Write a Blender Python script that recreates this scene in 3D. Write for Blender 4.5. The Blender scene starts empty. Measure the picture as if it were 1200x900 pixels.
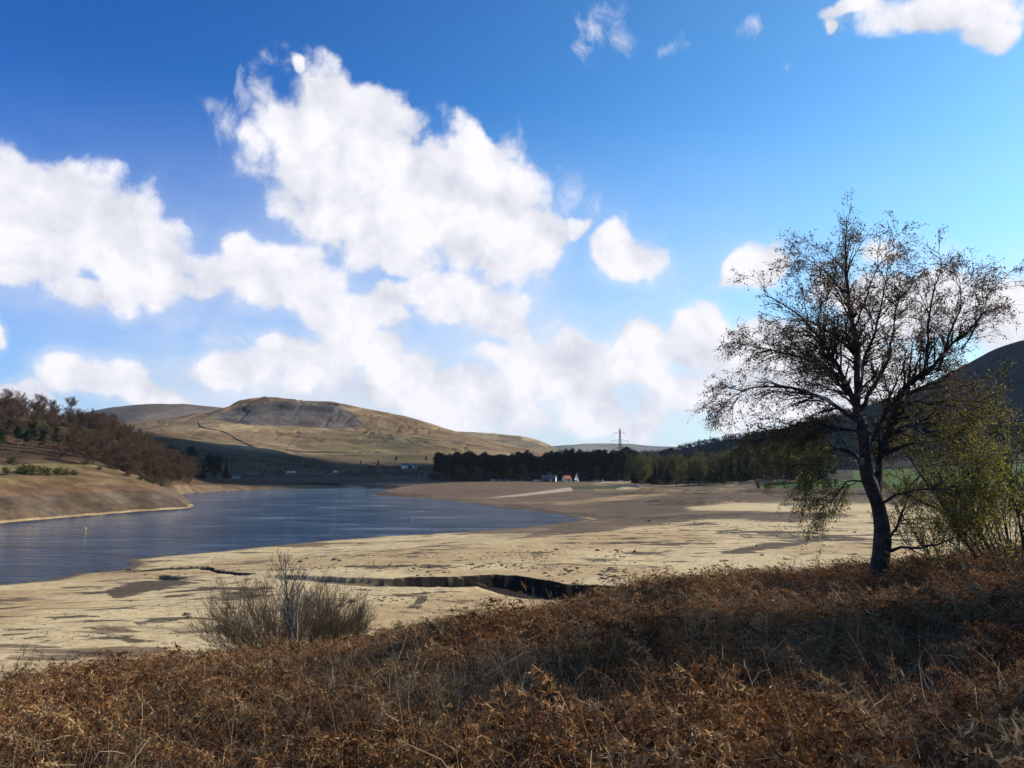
import bpy, math
import numpy as np
from math import radians as R
from mathutils import Vector

# ------------------------------------------------------------------ camera, sky, sun, exposure
S = bpy.context.scene
C = S.collection
CAMZ = 15.0; FPX = 924.0; PITCH = R(6.0)
cp, sp = math.cos(PITCH), math.sin(PITCH)
cam = bpy.data.cameras.new('camera'); camo = bpy.data.objects.new('camera', cam); C.objects.link(camo)
camo.location = (0, 0, CAMZ); camo.rotation_euler = (R(90) + PITCH, 0, 0)
cam.sensor_width = 36; cam.lens = 36 * FPX / 1200; cam.clip_start = 0.1; cam.clip_end = 60000
S.camera = camo
S.view_settings.view_transform = 'Standard'; S.view_settings.look = 'None'
S.view_settings.exposure = 0.3; S.view_settings.gamma = 1
S.cycles.use_denoising = True
S.cycles.max_bounces = 4; S.cycles.diffuse_bounces = 2; S.cycles.glossy_bounces = 2; S.cycles.transmission_bounces = 2; S.cycles.adaptive_threshold = .02; S.cycles.transparent_max_bounces = 8
S.cycles.volume_bounces = 0
SUN_AZ, SUN_EL = R(68), R(31)      # bearing right of the view, height
sl = bpy.data.lights.new('sun', 'SUN'); sl.energy = 5.0; sl.angle = R(0.5); sl.color = (1, 0.94, 0.84)
so = bpy.data.objects.new('sun', sl); C.objects.link(so)
sdir = Vector((math.sin(SUN_AZ) * math.cos(SUN_EL), math.cos(SUN_AZ) * math.cos(SUN_EL), math.sin(SUN_EL)))
so.rotation_euler = sdir.to_track_quat('Z', 'Y').to_euler(); so.location = (60, 20, 60)

def azel(px, row):
    v = (450 - row) / FPX; dx = (px - 600) / FPX; dy = cp - sp * v; dz = sp + cp * v
    return math.atan2(dx, dy), math.atan2(dz, math.hypot(dx, dy))

class NT:
    def __init__(s, tree): s.t = tree
    def n(s, typ, ins=None, **kw):
        nd = s.t.nodes.new(typ)
        for k, v in kw.items(): setattr(nd, k, v)
        for k, v in (ins or {}).items():
            sock = nd.inputs[k]
            if isinstance(v, bpy.types.NodeSocket): s.t.links.new(v, sock)
            else: sock.default_value = v
        return nd
    def m(s, op, a, b=None, c=None, clamp=False):
        ins = {0: a}
        if b is not None: ins[1] = b
        if c is not None: ins[2] = c
        return s.n('ShaderNodeMath', ins, operation=op, use_clamp=clamp).outputs[0]
    def noise(s, vec, scale, detail=4, rough=.55, dist=0, out='Fac'):
        return s.n('ShaderNodeTexNoise', {'Vector': vec, 'Scale': scale, 'Detail': detail, 'Roughness': rough, 'Distortion': dist}).outputs[out]
    def mix(s, f, a, b, mode='MIX'):
        nd = s.n('ShaderNodeMix', {0: f, 6: a, 7: b}, data_type='RGBA', blend_type=mode)
        return nd.outputs[2]
    def ss(s, v, lo, hi, a=0., b=1.):
        return s.n('ShaderNodeMapRange', {'Value': v, 'From Min': lo, 'From Max': hi, 'To Min': a, 'To Max': b}, interpolation_type='SMOOTHSTEP').outputs[0]

W = bpy.data.worlds.new('World'); S.world = W; W.use_nodes = True
W.cycles.sampling_method = 'MANUAL'; W.cycles.sample_map_resolution = 512; W.node_tree.nodes.clear(); w = NT(W.node_tree)
sky = w.n('ShaderNodeTexSky', sky_type='NISHITA', sun_disc=False, sun_elevation=SUN_EL, sun_rotation=SUN_AZ, altitude=200, air_density=1.0, dust_density=.9, ozone_density=3.0)
tc = w.n('ShaderNodeTexCoord').outputs['Generated']
sep = w.n('ShaderNodeSeparateXYZ', {0: tc})
az = w.m('ARCTAN2', sep.outputs[0], sep.outputs[1]); el = w.m('ARCSINE', sep.outputs[2])
base = w.n('ShaderNodeCombineXYZ', {0: az, 1: el, 2: 0.0}).outputs[0]
# domain warp so that the cloud edges billow
wn = w.noise(base, 8, 5, .52, 0, 'Color')
warp = w.n('ShaderNodeVectorMath', {0: wn, 1: (.5, .5, .5)}, operation='SUBTRACT').outputs[0]
pw = w.n('ShaderNodeVectorMath', {0: warp, 1: (.11, .085, 0), 2: base}, operation='MULTIPLY_ADD').outputs[0]
WISP = [(240,130,34,24),(268,160,34,34),(284,112,20,28),(735,262,24,26),(660,225,34,50),(692,245,26,36),(672,265,40,28),(700,32,50,54),(675,65,26,34),(728,40,26,40),(790,52,28,18),(870,18,20,20),(912,60,16,22),(835,272,20,12),(1010,15,60,30),(985,35,30,24),(500,372,60,26),(200,330,90,40),(640,380,80,40),(270,400,80,30)]
CL = [  # px, row, half width, half height, weight
 (395,165,98,88,1),(350,150,50,52,.95),(385,120,48,38,.9),(440,135,58,48,.95),(350,80,16,20,.62),(450,230,118,84,1),(552,185,46,46,.95),(545,245,100,76,1.05),(600,280,56,68,1),(395,235,75,62,.9),
 (315,310,58,42,1),(350,340,62,40,1),(410,372,58,34,1),(545,355,85,42,.9),(480,345,60,30,.62),(600,385,50,28,.7),
 (50,235,95,58,1),(30,290,80,60,1),(115,255,68,52,.95),(150,300,105,58,.9),(235,305,80,34,.74),(205,328,90,34,.66),(90,340,110,30,.6),
 
 (115,438,62,30,.9),(170,462,60,22,.75),(30,466,62,22,.8),(0,388,22,22,.75),
 (735,292,46,36,.95),(672,262,26,20,.6),
 (878,315,38,32,.85),(830,395,56,44,.95),(740,418,52,44,.95),
 (1110,10,115,34,.9),(1165,25,60,32,.85),(1010,8,60,20,.6),(985,30,25,22,.4),
 (350,425,90,36,.8),(560,468,85,40,.9),(610,490,60,28,.8),(470,440,90,40,.7),(420,410,80,30,.7),(250,430,60,26,.55),(680,410,60,40,.72),(600,425,80,34,.62),
 (640,440,150,60,.55),(800,470,150,60,.6),(690,480,110,45,.62),(900,430,110,70,.75),(1090,360,120,58,.9),(1040,300,60,28,.6),(1195,400,80,60,.85),(980,440,160,60,.85)]
acc = None; accw = None
for (px, row, a, b, wt) in CL + [q_ + (1.0,) for q_ in WISP]:
    a0, e0 = azel(px, row); a1, _ = azel(px + a, row); _, e1 = azel(px, row - b)
    ra, re = abs(a1 - a0), abs(e1 - e0)
    q = w.n('ShaderNodeVectorMath', {0: pw, 1: (1 / ra, 1 / re, 0), 2: (-a0 / ra, -e0 / re, 0)}, operation='MULTIPLY_ADD').outputs[0]
    l = w.n('ShaderNodeVectorMath', {0: q}, operation='LENGTH').outputs['Value']
    v = w.m('SUBTRACT', wt, l)
    if (px, row, a, b) in WISP: accw = v if accw is None else w.m('MAXIMUM', accw, v)
    else: acc = v if acc is None else w.m('SMOOTH_MAX', acc, v, .12)
fine = w.noise(base, 19, 11, .62, .25)
big = w.noise(base, 10, 4, .55)
puff = w.n('ShaderNodeTexVoronoi', {'Vector': pw, 'Scale': 21, 'Smoothness': .35}, feature='SMOOTH_F1').outputs['Distance']
wisp = w.noise(w.n('ShaderNodeVectorMath', {0: pw, 1: (1.0, .55, 1)}, operation='MULTIPLY').outputs[0], 24, 10, .68, .5)
# clouds elsewhere in the sky, outside the framed part
far_c = w.ss(w.noise(tc, 3.2, 5, .55), .52, .75, -1.0, .5)
offv = w.m('ABSOLUTE', w.n('ShaderNodeMath', {0: az}, operation='ADD').outputs[0])
outm = w.ss(offv, .62, .8); outm2 = w.ss(el, .62, .75); outm = w.m('MAXIMUM', outm, outm2)
acc = w.m('MAXIMUM', acc, w.m('MULTIPLY_ADD', outm, 3.0, w.m('ADD', far_c, -3.0)))
dens = w.m('ADD', acc, w.m('MULTIPLY', w.m('SUBTRACT', fine, .5), 1.05))
dens = w.m('ADD', dens, w.m('MULTIPLY', w.m('SUBTRACT', big, .5), .5))
dens = w.m('ADD', dens, w.m('MULTIPLY_ADD', puff, -.75, .52))
soft = w.ss(el, .12, .42, .42, .0)
alpha = w.m('POWER', w.m('MAXIMUM', w.ss(dens, -.10, .34), w.m('MULTIPLY', w.ss(dens, -.5, .3), soft)), 1.1)
aw = w.m('MULTIPLY', w.ss(w.m('ADD', accw, w.m('MULTIPLY', w.m('SUBTRACT', wisp, .55), 3.6)), .1, 1.35), .62)
alpha = w.m('MAXIMUM', alpha, aw)
# thin veil low down
vn = w.noise(w.n('ShaderNodeVectorMath', {0: base, 1: (1, 2.2, 1)}, operation='MULTIPLY').outputs[0], 4, 5, .6)
veil = w.m('MULTIPLY', w.m('MULTIPLY_ADD', w.ss(el, .0, .16, 1, 0), .50, w.m('MULTIPLY', w.ss(el, .08, .46, 1, 0), .85), True), w.ss(vn, .25, .65, .55, 1.0))
veil = w.m('MULTIPLY', veil, w.m('MULTIPLY', w.ss(az, -.62, -.22, .5, 1.0), w.ss(az, .16, .38, 1.0, .62)))
# relief: compare the noise with itself a little nearer the sun
sh = w.n('ShaderNodeVectorMath', {0: base, 1: (.02, .03, 0)}, operation='ADD').outputs[0]
r1 = w.noise(base, 13, 6, .55, .2); r2 = w.noise(sh, 13, 6, .55, .2)
rel = w.m('MULTIPLY_ADD', w.m('SUBTRACT', r1, r2), 2.6, w.m('MULTIPLY_ADD', puff, -.40, .86), True)
rel = w.m('MULTIPLY_ADD', w.ss(dens, .1, 1.1), .14, rel, True)
ccol = w.mix(rel, (6.0, 6.3, 7.2, 1), (9.2, 9.1, 9.6, 1))
skc = w.n('ShaderNodeHueSaturation', {'Hue': .5, 'Saturation': 1.22, 'Value': 1.0, 'Color': sky.outputs[0]}).outputs[0]
skc = w.mix(1.0, skc, (.86, 1.30, 1.50, 1), 'MULTIPLY')
skc = w.mix(1.0, skc, w.mix(w.ss(az, -.65, .5), (.40, .70, .98, 1), (1.18, 1.24, 1.10, 1)), 'MULTIPLY')
skc = w.mix(1.0, skc, w.mix(w.ss(el, .08, .62), (1.15, 1.22, 1.28, 1), (.86, .86, .92, 1)), 'MULTIPLY')
skc = w.mix(veil, skc, (6.7, 7.3, 8.5, 1))
skc = w.mix(alpha, skc, ccol)
bg = w.n('ShaderNodeBackground', {'Color': skc, 'Strength': 0.088})
wo = w.n('ShaderNodeOutputWorld', {'Surface': bg.outputs[0]})

# ------------------------------------------------------------------ helpers
rng = np.random.default_rng(7)
def P(px, row, rr):
    px, row, rr = np.broadcast_arrays(np.asarray(px, float), np.asarray(row, float), np.asarray(rr, float))
    v = (450 - row) / FPX; dx = (px - 600) / FPX; dy = cp - sp * v; dz = sp + cp * v
    k = rr / np.hypot(dx, dy)
    return np.stack([dx * k, dy * k, CAMZ + dz * k], -1)
def G(px, row, z=0.):
    v = (450 - row) / FPX; dx = (px - 600) / FPX; dy = cp - sp * v; dz = sp + cp * v
    k = (z - CAMZ) / dz
    return np.array([dx * k, dy * k, z])
def proj(x, y, z):
    d = np.maximum(y * cp + (z - CAMZ) * sp, .05); v = -y * sp + (z - CAMZ) * cp
    return 600 + FPX * x / d, 450 - FPX * v / d
def hsh(ix, iy, seed):
    n = (ix.astype(np.int64) * 374761393 + iy.astype(np.int64) * 668265263 + seed * 974634777) & 0xffffffff
    n = ((n ^ (n >> 13)) * 1274126177) & 0xffffffff
    return ((n ^ (n >> 16)) & 0xffff) / 65535.0
def vnoise(x, y, seed=0):
    ix = np.floor(x); iy = np.floor(y); fx = x - ix; fy = y - iy
    fx = fx * fx * (3 - 2 * fx); fy = fy * fy * (3 - 2 * fy)
    a = hsh(ix, iy, seed); b = hsh(ix + 1, iy, seed); c = hsh(ix, iy + 1, seed); d = hsh(ix + 1, iy + 1, seed)
    return (a + (b - a) * fx) * (1 - fy) + (c + (d - c) * fx) * fy
def fbm(x, y, s, o=4, seed=0, g=.5):
    x = np.asarray(x, float) / s; y = np.asarray(y, float) / s; t = 0; a = 1; n = 0
    for i in range(o):
        t = t + a * vnoise(x, y, seed + i * 17); n += a; a *= g; x = x * 2.03 + 5.1; y = y * 2.03 + 1.7
    return t / n - .5
def sst(v, a, b):
    t = np.clip((v - a) / (b - a), 0, 1); return t * t * (3 - 2 * t)
def polysd(x, y, poly):
    """signed distance to a polygon, positive inside"""
    poly = np.asarray(poly, float); n = len(poly); d = np.full(np.shape(x), 1e18); ins = np.zeros(np.shape(x), bool)
    for i in range(n):
        x0, y0 = poly[i][:2]; x1, y1 = poly[(i + 1) % n][:2]
        ex, ey = x1 - x0, y1 - y0; L = ex * ex + ey * ey + 1e-12
        t = np.clip(((x - x0) * ex + (y - y0) * ey) / L, 0, 1)
        d = np.minimum(d, (x - x0 - t * ex) ** 2 + (y - y0 - t * ey) ** 2)
        if y0 != y1:
            c = ((y0 > y) != (y1 > y)) & (x < (x1 - x0) * (y - y0) / (y1 - y0) + x0)
            ins ^= c
    d = np.sqrt(d); return np.where(ins, d, -d)
def linesd(x, y, line):
    d = np.full(np.shape(x), 1e18); tt = np.zeros(np.shape(x)); n = len(line) - 1
    for i in range(n):
        x0, y0 = line[i][:2]; x1, y1 = line[i + 1][:2]
        ex, ey = x1 - x0, y1 - y0; L = ex * ex + ey * ey + 1e-12
        t = np.clip(((x - x0) * ex + (y - y0) * ey) / L, 0, 1)
        q = (x - x0 - t * ex) ** 2 + (y - y0 - t * ey) ** 2
        m = q < d; d = np.where(m, q, d); tt = np.where(m, (i + t) / n, tt)
    return np.sqrt(d), tt

def mesh_np(name, V, F, mats=None, attrs=None, smooth=False, mi=None):
    """V (n,3); F (m,k) one polygon size, or list of such arrays"""
    if not isinstance(F, list): F = [F]
    F = [np.asarray(f, np.int32) for f in F if len(f)]
    me = bpy.data.meshes.new(name)
    V = np.ascontiguousarray(V, np.float32)
    me.vertices.add(len(V)); me.vertices.foreach_set('co', V.ravel())
    nl = sum(f.size for f in F); npoly = sum(len(f) for f in F)
    me.loops.add(nl); me.loops.foreach_set('vertex_index', np.concatenate([f.ravel() for f in F]))
    me.polygons.add(npoly)
    tot = np.concatenate([np.full(len(f), f.shape[1], np.int32) for f in F])
    st = np.concatenate([[0], np.cumsum(tot)[:-1]]).astype(np.int32)
    me.polygons.foreach_set('loop_start', st)
    try: me.polygons.foreach_set('loop_total', tot)
    except Exception: pass
    me.polygons.foreach_set('use_smooth', np.full(npoly, smooth))
    for m in (mats or []): me.materials.append(m)
    if mi is not None: me.polygons.foreach_set('material_index', np.asarray(mi, np.int32))
    for k, a in (attrs or {}).items():
        a = np.asarray(a, np.float32)
        if a.ndim == 1:
            at = me.attributes.new(k, 'FLOAT', 'POINT'); at.data.foreach_set('value', a)
        else:
            if a.shape[1] == 3: a = np.concatenate([a, np.ones((len(a), 1), np.float32)], 1)
            at = me.attributes.new(k, 'FLOAT_COLOR', 'POINT'); at.data.foreach_set('color', np.ascontiguousarray(a).ravel())
    me.update(calc_edges=True)
    return me
def obj(name, me, parent=None, **props):
    o = bpy.data.objects.new(name, me); C.objects.link(o)
    if parent is not None: o.parent = parent
    for k, v in props.items(): o[k] = v
    return o
def empty(name, loc, rz=0, sc=1, **props):
    o = bpy.data.objects.new(name, None); C.objects.link(o)
    o.location = tuple(loc); o.rotation_euler = (0, 0, rz); o.scale = (sc,) * 3 if np.isscalar(sc) else sc
    o.empty_display_size = .3
    for k, v in props.items(): o[k] = v
    return o
def copy_tree(o, parent=None):
    c = o.copy(); C.objects.link(c)
    if parent is not None: c.parent = parent
    for ch in list(KIDS.get(o.name, [])): copy_tree(ch, c)
    return c
KIDS = {}
def kid(name, me, parent):
    o = obj(name, me, parent); KIDS.setdefault(parent.name, []).append(o); return o

class MB:
    """collects simple solids into one mesh"""
    def __init__(s): s.V = []; s.F3 = []; s.F4 = []; s.n = 0
    def add(s, V, F):
        V = np.asarray(V, float); F = np.asarray(F) + s.n
        s.V.append(V); (s.F4 if F.shape[1] == 4 else s.F3).append(F); s.n += len(V)
    def box(s, c, d, rz=0, taper=1.0):
        c = np.asarray(c, float); d = np.asarray(d, float) / 2
        v = np.array([[x, y, z] for z in (-1, 1) for (x, y) in ((-1, -1), (1, -1), (1, 1), (-1, 1))], float)
        v[4:, :2] *= taper
        v = v * d; cr, sr = math.cos(rz), math.sin(rz)
        v = np.stack([v[:, 0] * cr - v[:, 1] * sr, v[:, 0] * sr + v[:, 1] * cr, v[:, 2]], 1) + c
        s.add(v, [[3, 2, 1, 0], [4, 5, 6, 7], [0, 1, 5, 4], [1, 2, 6, 5], [2, 3, 7, 6], [3, 0, 4, 7]])
    def bar(s, a, b, r, sides=4): s.tubes(np.array([[a, b]], float), np.full((1, 2), r), sides)
    def tubes(s, P_, Rr, sides):
        N, n, _ = P_.shape
        T = np.gradient(P_, axis=1); T /= np.linalg.norm(T, axis=2, keepdims=True) + 1e-9
        ref = np.zeros_like(T); zz = np.abs(T[..., 2:3]).max(axis=1, keepdims=True) < .95
        ref[..., 2:3] = np.where(zz, 1, 0); ref[..., 0:1] = np.where(zz, 0, 1)
        U = np.cross(T, ref); U /= np.linalg.norm(U, axis=2, keepdims=True) + 1e-9; B = np.cross(T, U)
        an = np.arange(sides) * 2 * np.pi / sides
        V = P_[:, :, None, :] + Rr[:, :, None, None] * (U[:, :, None, :] * np.cos(an)[None, None, :, None] + B[:, :, None, :] * np.sin(an)[None, None, :, None])
        i = np.arange(n - 1)[:, None] * sides; k = np.arange(sides)[None, :]; k2 = (k + 1) % sides
        f = np.stack([i + k, i + k2, i + sides + k2, i + sides + k], -1).reshape(-1, 4)
        F = (np.arange(N)[:, None, None] * (n * sides) + f[None]).reshape(-1, 4)
        s.add(V.reshape(-1, 3), F)
    def quads(s, V):  # V (N,4,3)
        N = len(V); s.add(V.reshape(-1, 3), np.arange(N * 4).reshape(N, 4))
    def tris(s, V):
        N = len(V); s.add(V.reshape(-1, 3), np.arange(N * 3).reshape(N, 3))
    def mesh(s, name, mats, smooth=False, attrs=None):
        F = []
        if s.F3: F.append(np.concatenate(s.F3))
        if s.F4: F.append(np.concatenate(s.F4))
        return mesh_np(name, np.concatenate(s.V), F, mats, attrs, smooth)

def mat(name, rough=.9, spec=.2):
    m = bpy.data.materials.new(name); m.use_nodes = True; t = NT(m.node_tree); t.t.nodes.clear()
    b = t.n('ShaderNodeBsdfPrincipled', {'Roughness': rough, 'Specular IOR Level': spec})
    o = t.n('ShaderNodeOutputMaterial', {'Surface': b.outputs[0]})
    return m, t, b, o
def L(t, a, b): t.t.links.new(a, b)
def simple(name, c1, c2=None, scale=3., rough=.8, spec=.2, detail=4, metallic=0):
    m, t, b, o = mat(name, rough, spec)
    co = t.n('ShaderNodeTexCoord').outputs['Object']
    f = t.ss(t.noise(co, scale, detail), .3, .7)
    c2 = c2 or tuple(x * .7 for x in c1)
    L(t, t.mix(f, (*c1, 1), (*c2, 1)), b.inputs['Base Color']); b.inputs['Metallic'].default_value = metallic
    return m
def foliage(name, ramp, attr='tint', transl=.3, rnd=.0, rough=.7):
    """colour picked along a ramp by a per-leaf attribute plus a per-plant shift"""
    m, t, b, o = mat(name, rough, .15)
    a = t.n('ShaderNodeAttribute', attribute_name=attr).outputs['Fac']
    if rnd:
        ri = t.n('ShaderNodeObjectInfo').outputs['Random']
        a = t.m('ADD', a, t.m('MULTIPLY', t.m('SUBTRACT', ri, .5), rnd), clamp=True)
    cr = t.n('ShaderNodeValToRGB', {'Fac': a}); e = cr.color_ramp.elements
    for i, (p_, c_) in enumerate(ramp):
        el_ = e[i] if i < 2 else e.new(p_)
        el_.position = p_; el_.color = (*c_, 1)
    L(t, cr.outputs[0], b.inputs['Base Color'])
    if transl:
        tr = t.n('ShaderNodeBsdfTranslucent', {'Color': cr.outputs[0]})
        mx = t.n('ShaderNodeMixShader', {0: transl, 1: b.outputs[0], 2: tr.outputs[0]}); L(t, mx.outputs[0], o.inputs['Surface'])
    return m

# ------------------------------------------------------------------ the lie of the land
SHORE_N = [(-900,760),(-400,712),(-100,693),(0,685),(60,680),(92,672),(140,668),(150,663),(146,656),(200,651),(280,644),(340,637),(400,632),(450,628),(520,624),(600,619),(650,614),(684,609)]
SHORE_F = [(662,604),(620,598),(580,594),(540,588),(500,583.5),(452,581.5),(436,579.5),(452,576.5),(470,573.5),(430,572.5),(380,571),(300,572),(245,574),(205,577),(202,582),(208,588),(222,592.5),(150,594.5),(70,598.5),(0,602),(-100,606),(-400,620),(-900,640)]
WATER = [tuple(G(px, r, 0)[:2]) for px, r in SHORE_N + SHORE_F]
NPX = [-900, -100, 345, 600, 800, 1030, 1200, 1500, 1900]
NRR = [0, 4.4, 8, 12, 18, 25, 30, 40, 50, 62, 85, 130]
NZ = [[13.5,12.8,11.9,10.8, 9.4, 8.2, 7.1, 4.8, 2.4,-1,-6,-12],
      [13.5,13.2,12.5,11.5,10.3, 8.9, 7.8, 5.5, 3.1,-.5,-5,-12],
      [13.5,13.3,12.6,11.8,10.6, 9.3, 8.3, 6.0, 3.5, 0,-5,-12],
      [13.5,13.4,12.9,12.3,11.3,10.4, 9.5, 6.6, 3.8, 1,-5,-12],
      [13.5,13.4,13.1,12.9,12.3,11.5,10.5, 7.4, 4.4, 1,-5,-12],
      [13.5,13.3,13.1,12.8,12.3,12.1,11.4, 8.6, 5.4, 2,-4,-12],
      [13.5,13.3,13.2,13.0,12.8,12.6,12.1, 9.9, 7.2, 4,-1,-10],
      [13.5,13.6,13.7,13.8,13.9,14.0,13.9,13.2,12.0, 9, 3,-6],
      [13.5,13.8,14.1,14.5,15.0,15.5,15.8,16.0,15.5,14,10, 0]]
NAZ = [math.atan2((p - 600) / FPX, 1.0) for p in NPX]
NZ = np.array(NZ, float)
_rl = np.linspace(0, 130, 521)
NZd = np.stack([np.interp(_rl, NRR, r_) for r_ in NZ])
for _ in range(30):
    k_ = NZd.copy(); k_[:, 1:-1] = (NZd[:, :-2] + 2 * NZd[:, 1:-1] + NZd[:, 2:]) / 4; NZd = k_
def near(x, y):
    a = np.arctan2(x, y); r = np.hypot(x, y)
    fi = np.interp(a, NAZ, np.arange(len(NAZ))); i = np.clip(fi.astype(int), 0, len(NAZ) - 2); f = fi - i; f = f * f * (3 - 2 * f) * .5 + f * .5
    rj = np.clip(r * 4, 0, 519.999); j = rj.astype(int); g = rj - j
    z0 = NZd[i, j] * (1 - g) + NZd[i, j + 1] * g; z1 = NZd[i + 1, j] * (1 - g) + NZd[i + 1, j + 1] * g
    z = z0 * (1 - f) + z1 * f
    z = np.where(r > 130, -12, z)
    return z
GULLY = [G(px, r, 1.2)[:2] for px, r in ((140,664),(172,666),(195,672),(262,677),(330,680),(400,688),(450,690),(520,688),(575,686),(610,690),(650,698),(690,700),(735,704),(790,706))]
GUL_W = [1.0, .8, 1.0, .8, .8, 1.0, 1.7, 2.0, 2.0, 2.2, 2.8, 3.0, 2.4, 1.4]
GUL_D = [.4, .4, .5, .5, .5, .7, 1.1, 1.2, 1.2, 1.4, 1.6, 1.6, 1.3, .6]
GULLY2 = [G(px, r, 1.0)[:2] for px, r in ((148,663),(200,660),(235,661),(255,668),(290,676))]
def ground(x, y, full=False):
    x = np.asarray(x, float); y = np.asarray(y, float); r = np.hypot(x, y)
    sd = -polysd(x, y, WATER) + fbm(x, y, 9, 3, 3) * 2.2 + fbm(x, y, 40, 2, 9) * 3.0     # positive on land
    px, _ = proj(x, y, np.full_like(x, 3.))
    flat = .25 + 1.9 * sst(sd, 4, 50) + 2.6 * sst(r, 270, 560) + np.clip(r - 560, 0, 700) * .004
    rt = sst(px, 780, 960)
    flat = flat + rt * (1.3 * sst(r, 300, 340) + 6.5 * sst(r, 380, 560)) + sst(px, 1000, 1200) * 5 * sst(r, 420, 560)
    flat = flat + fbm(x, y, 22, 4, 5) * .7 * sst(sd, 2, 25) + fbm(x, y, 5, 3, 21) * .16
    # low peat terraces beyond the sand
    tn = fbm(x * .35, y, 26, 3, 31)
    flat = flat + .9 * sst(tn, .04, .055) * sst(r, 225, 260) * (1 - sst(r, 400, 450)) * sst(px, 690, 760)
    z = np.where(sd > 0, flat * sst(sd, -1, 7) , np.maximum(sd * .12, -4) - .02)
    z = z * 1.0
    # gullies
    for line, ws, ds, k in ((GULLY, GUL_W, GUL_D, 0), (GULLY2, [.9] * 5, [.6] * 5, 1)):
        d, t = linesd(x, y, line); d = d + fbm(x, y, 7, 5, 41 + k, .62) * 3.4
        ww = np.interp(t, np.linspace(0, 1, len(ws)), ws); dd = np.interp(t, np.linspace(0, 1, len(ds)), ds)
        if k == 0: dd = dd * (1 - (1 - sst(fbm(x, y, 11, 3, 47), -.12, .10)) * (1 - sst(t, .38, .5)) * .85)
        yl = np.interp(x, [p_[0] for p_ in line], [p_[1] for p_ in line]); nearside = sst(yl - y, -1.5, 2.5) * (k == 0)
        ramp = .5 + nearside * np.minimum(.8 + dd * 3.0, 6)
        z = z - dd * (1 - sst(d, ww * .75, ww * .75 + ramp))
    z = np.where(sd > 3, np.maximum(z, .16), z); zf = z
    nz = near(x, y) + fbm(x, y, 1.8, 3, 51) * .55 + fbm(x, y, 9, 2, 52) * .7 * sst(r, 6, 16)
    k = 1.2; h = np.clip(.5 + .5 * (nz - zf) / k, 0, 1)
    z = zf * (1 - h) + nz * h + k * h * (1 - h) * .4
    if full: return z, sd, nz - zf, px
    return z

azs = np.concatenate([np.linspace(-math.pi, -R(42), 70)[:-1], np.linspace(-R(42), R(42), 1150), np.linspace(R(42), math.pi, 70)[1:-1]])
rs = np.concatenate([np.geomspace(.6, 30, 300)[:-1], np.geomspace(30, 640, 620)[:-1], np.geomspace(640, 16000, 60)])
A, RR = np.meshgrid(azs, rs)
X = np.sin(A) * RR; Y = np.cos(A) * RR
Z, SD, NB, PX = ground(X, Y, True)
na, nr = len(azs), len(rs)
i = np.arange(nr - 1)[:, None] * na; k = np.arange(na)[None]; k2 = (k + 1) % na
Fg = np.stack([i + k, i + k2, i + na + k2, i + na + k], -1).reshape(-1, 4)
V = np.stack([X, Y, Z], -1).reshape(-1, 3)
V = np.concatenate([V, [[0, 0, float(ground(np.array([0.]), np.array([.01]))[0])]]])
F3 = np.stack([np.full(na, na * nr), np.arange(na), (np.arange(na) + 1) % na], -1)[:, ::-1]
# soil, sand and peat as surface colour
_, ROW = proj(X, Y, Z)
def lerp(c, col, f): return c + (np.asarray(col) - c) * f[..., None]
SAND = (.56, .42, .225); SANDB = (.40, .26, .12); PEAT = (.052, .036, .026); MUD = (.13, .088, .055); TAN = (.28, .20, .105); GRASS = (.060, .11, .018); BRK = (.05, .028, .015)
col = np.zeros(X.shape + (3,)) + SAND
n1 = fbm(X * .5, Y, 14, 4, 61); n2 = fbm(X * .4, Y, 30, 4, 62); n3 = fbm(X * .45, Y, 6, 4, 63)
col = lerp(col, SANDB, sst(n1, .0, .16) * .65)
def zone(pts, f, wob=4.):  # soft patch outlined on the land
    q_ = np.array(pts, float); out = np.zeros(PX.shape); mk = (PX > q_[:, 0].min() - 45) & (PX < q_[:, 0].max() + 45) & (ROW > q_[:, 1].min() - 15) & (ROW < q_[:, 1].max() + 15)
    out[mk] = sst(polysd(PX[mk] + n1[mk] * wob * 8, ROW[mk] + n3[mk] * wob, pts), -f, f); return out
_, ROW = proj(X, Y, Z)
PX, _ = proj(X, Y, Z)
brown = zone([(700,575),(860,568),(1220,570),(1250,600),(1000,590),(900,589),(820,592),(800,600),(720,606),(660,604),(600,592),(640,586)], 2.5)
col = lerp(col, MUD, brown * .95)
col = lerp(col, (.12, .085, .06), zone([(500,620),(640,610),(700,612),(780,598),(930,600),(1000,604),(930,611),(820,608),(700,622),(600,632)], 3) * sst(n2, -.12, .08) * .85)
col = lerp(col, (.17, .115, .07), zone([(400,560),(700,560),(700,606),(620,598),(540,589),(430,581)], 1.5))
col = lerp(col, (.33, .215, .12), zone([(470,578),(560,583),(640,588),(700,587),(640,592),(560,588),(480,582)], 1.2) * .5)
col = lerp(col, SANDB, zone([(640,588),(700,583),(745,578),(800,577),(760,582),(710,588),(650,592)], 1.2) * sst(n3, -.1, .06) * .8)
col = lerp(col, TAN, zone([(740,570),(880,571),(930,577),(920,581),(830,579),(760,577)], 1.2) * .9)
col = lerp(col, SAND, zone([(800,594),(860,589),(1000,592),(1100,596),(1050,599),(900,597),(820,598)], 1.5) * .95)
col = lerp(col, PEAT, sst(n3, .03, .10) * zone([(0,700),(300,655),(720,650),(1010,620),(1010,605),(640,640),(300,650)], 6) * .0)
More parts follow.
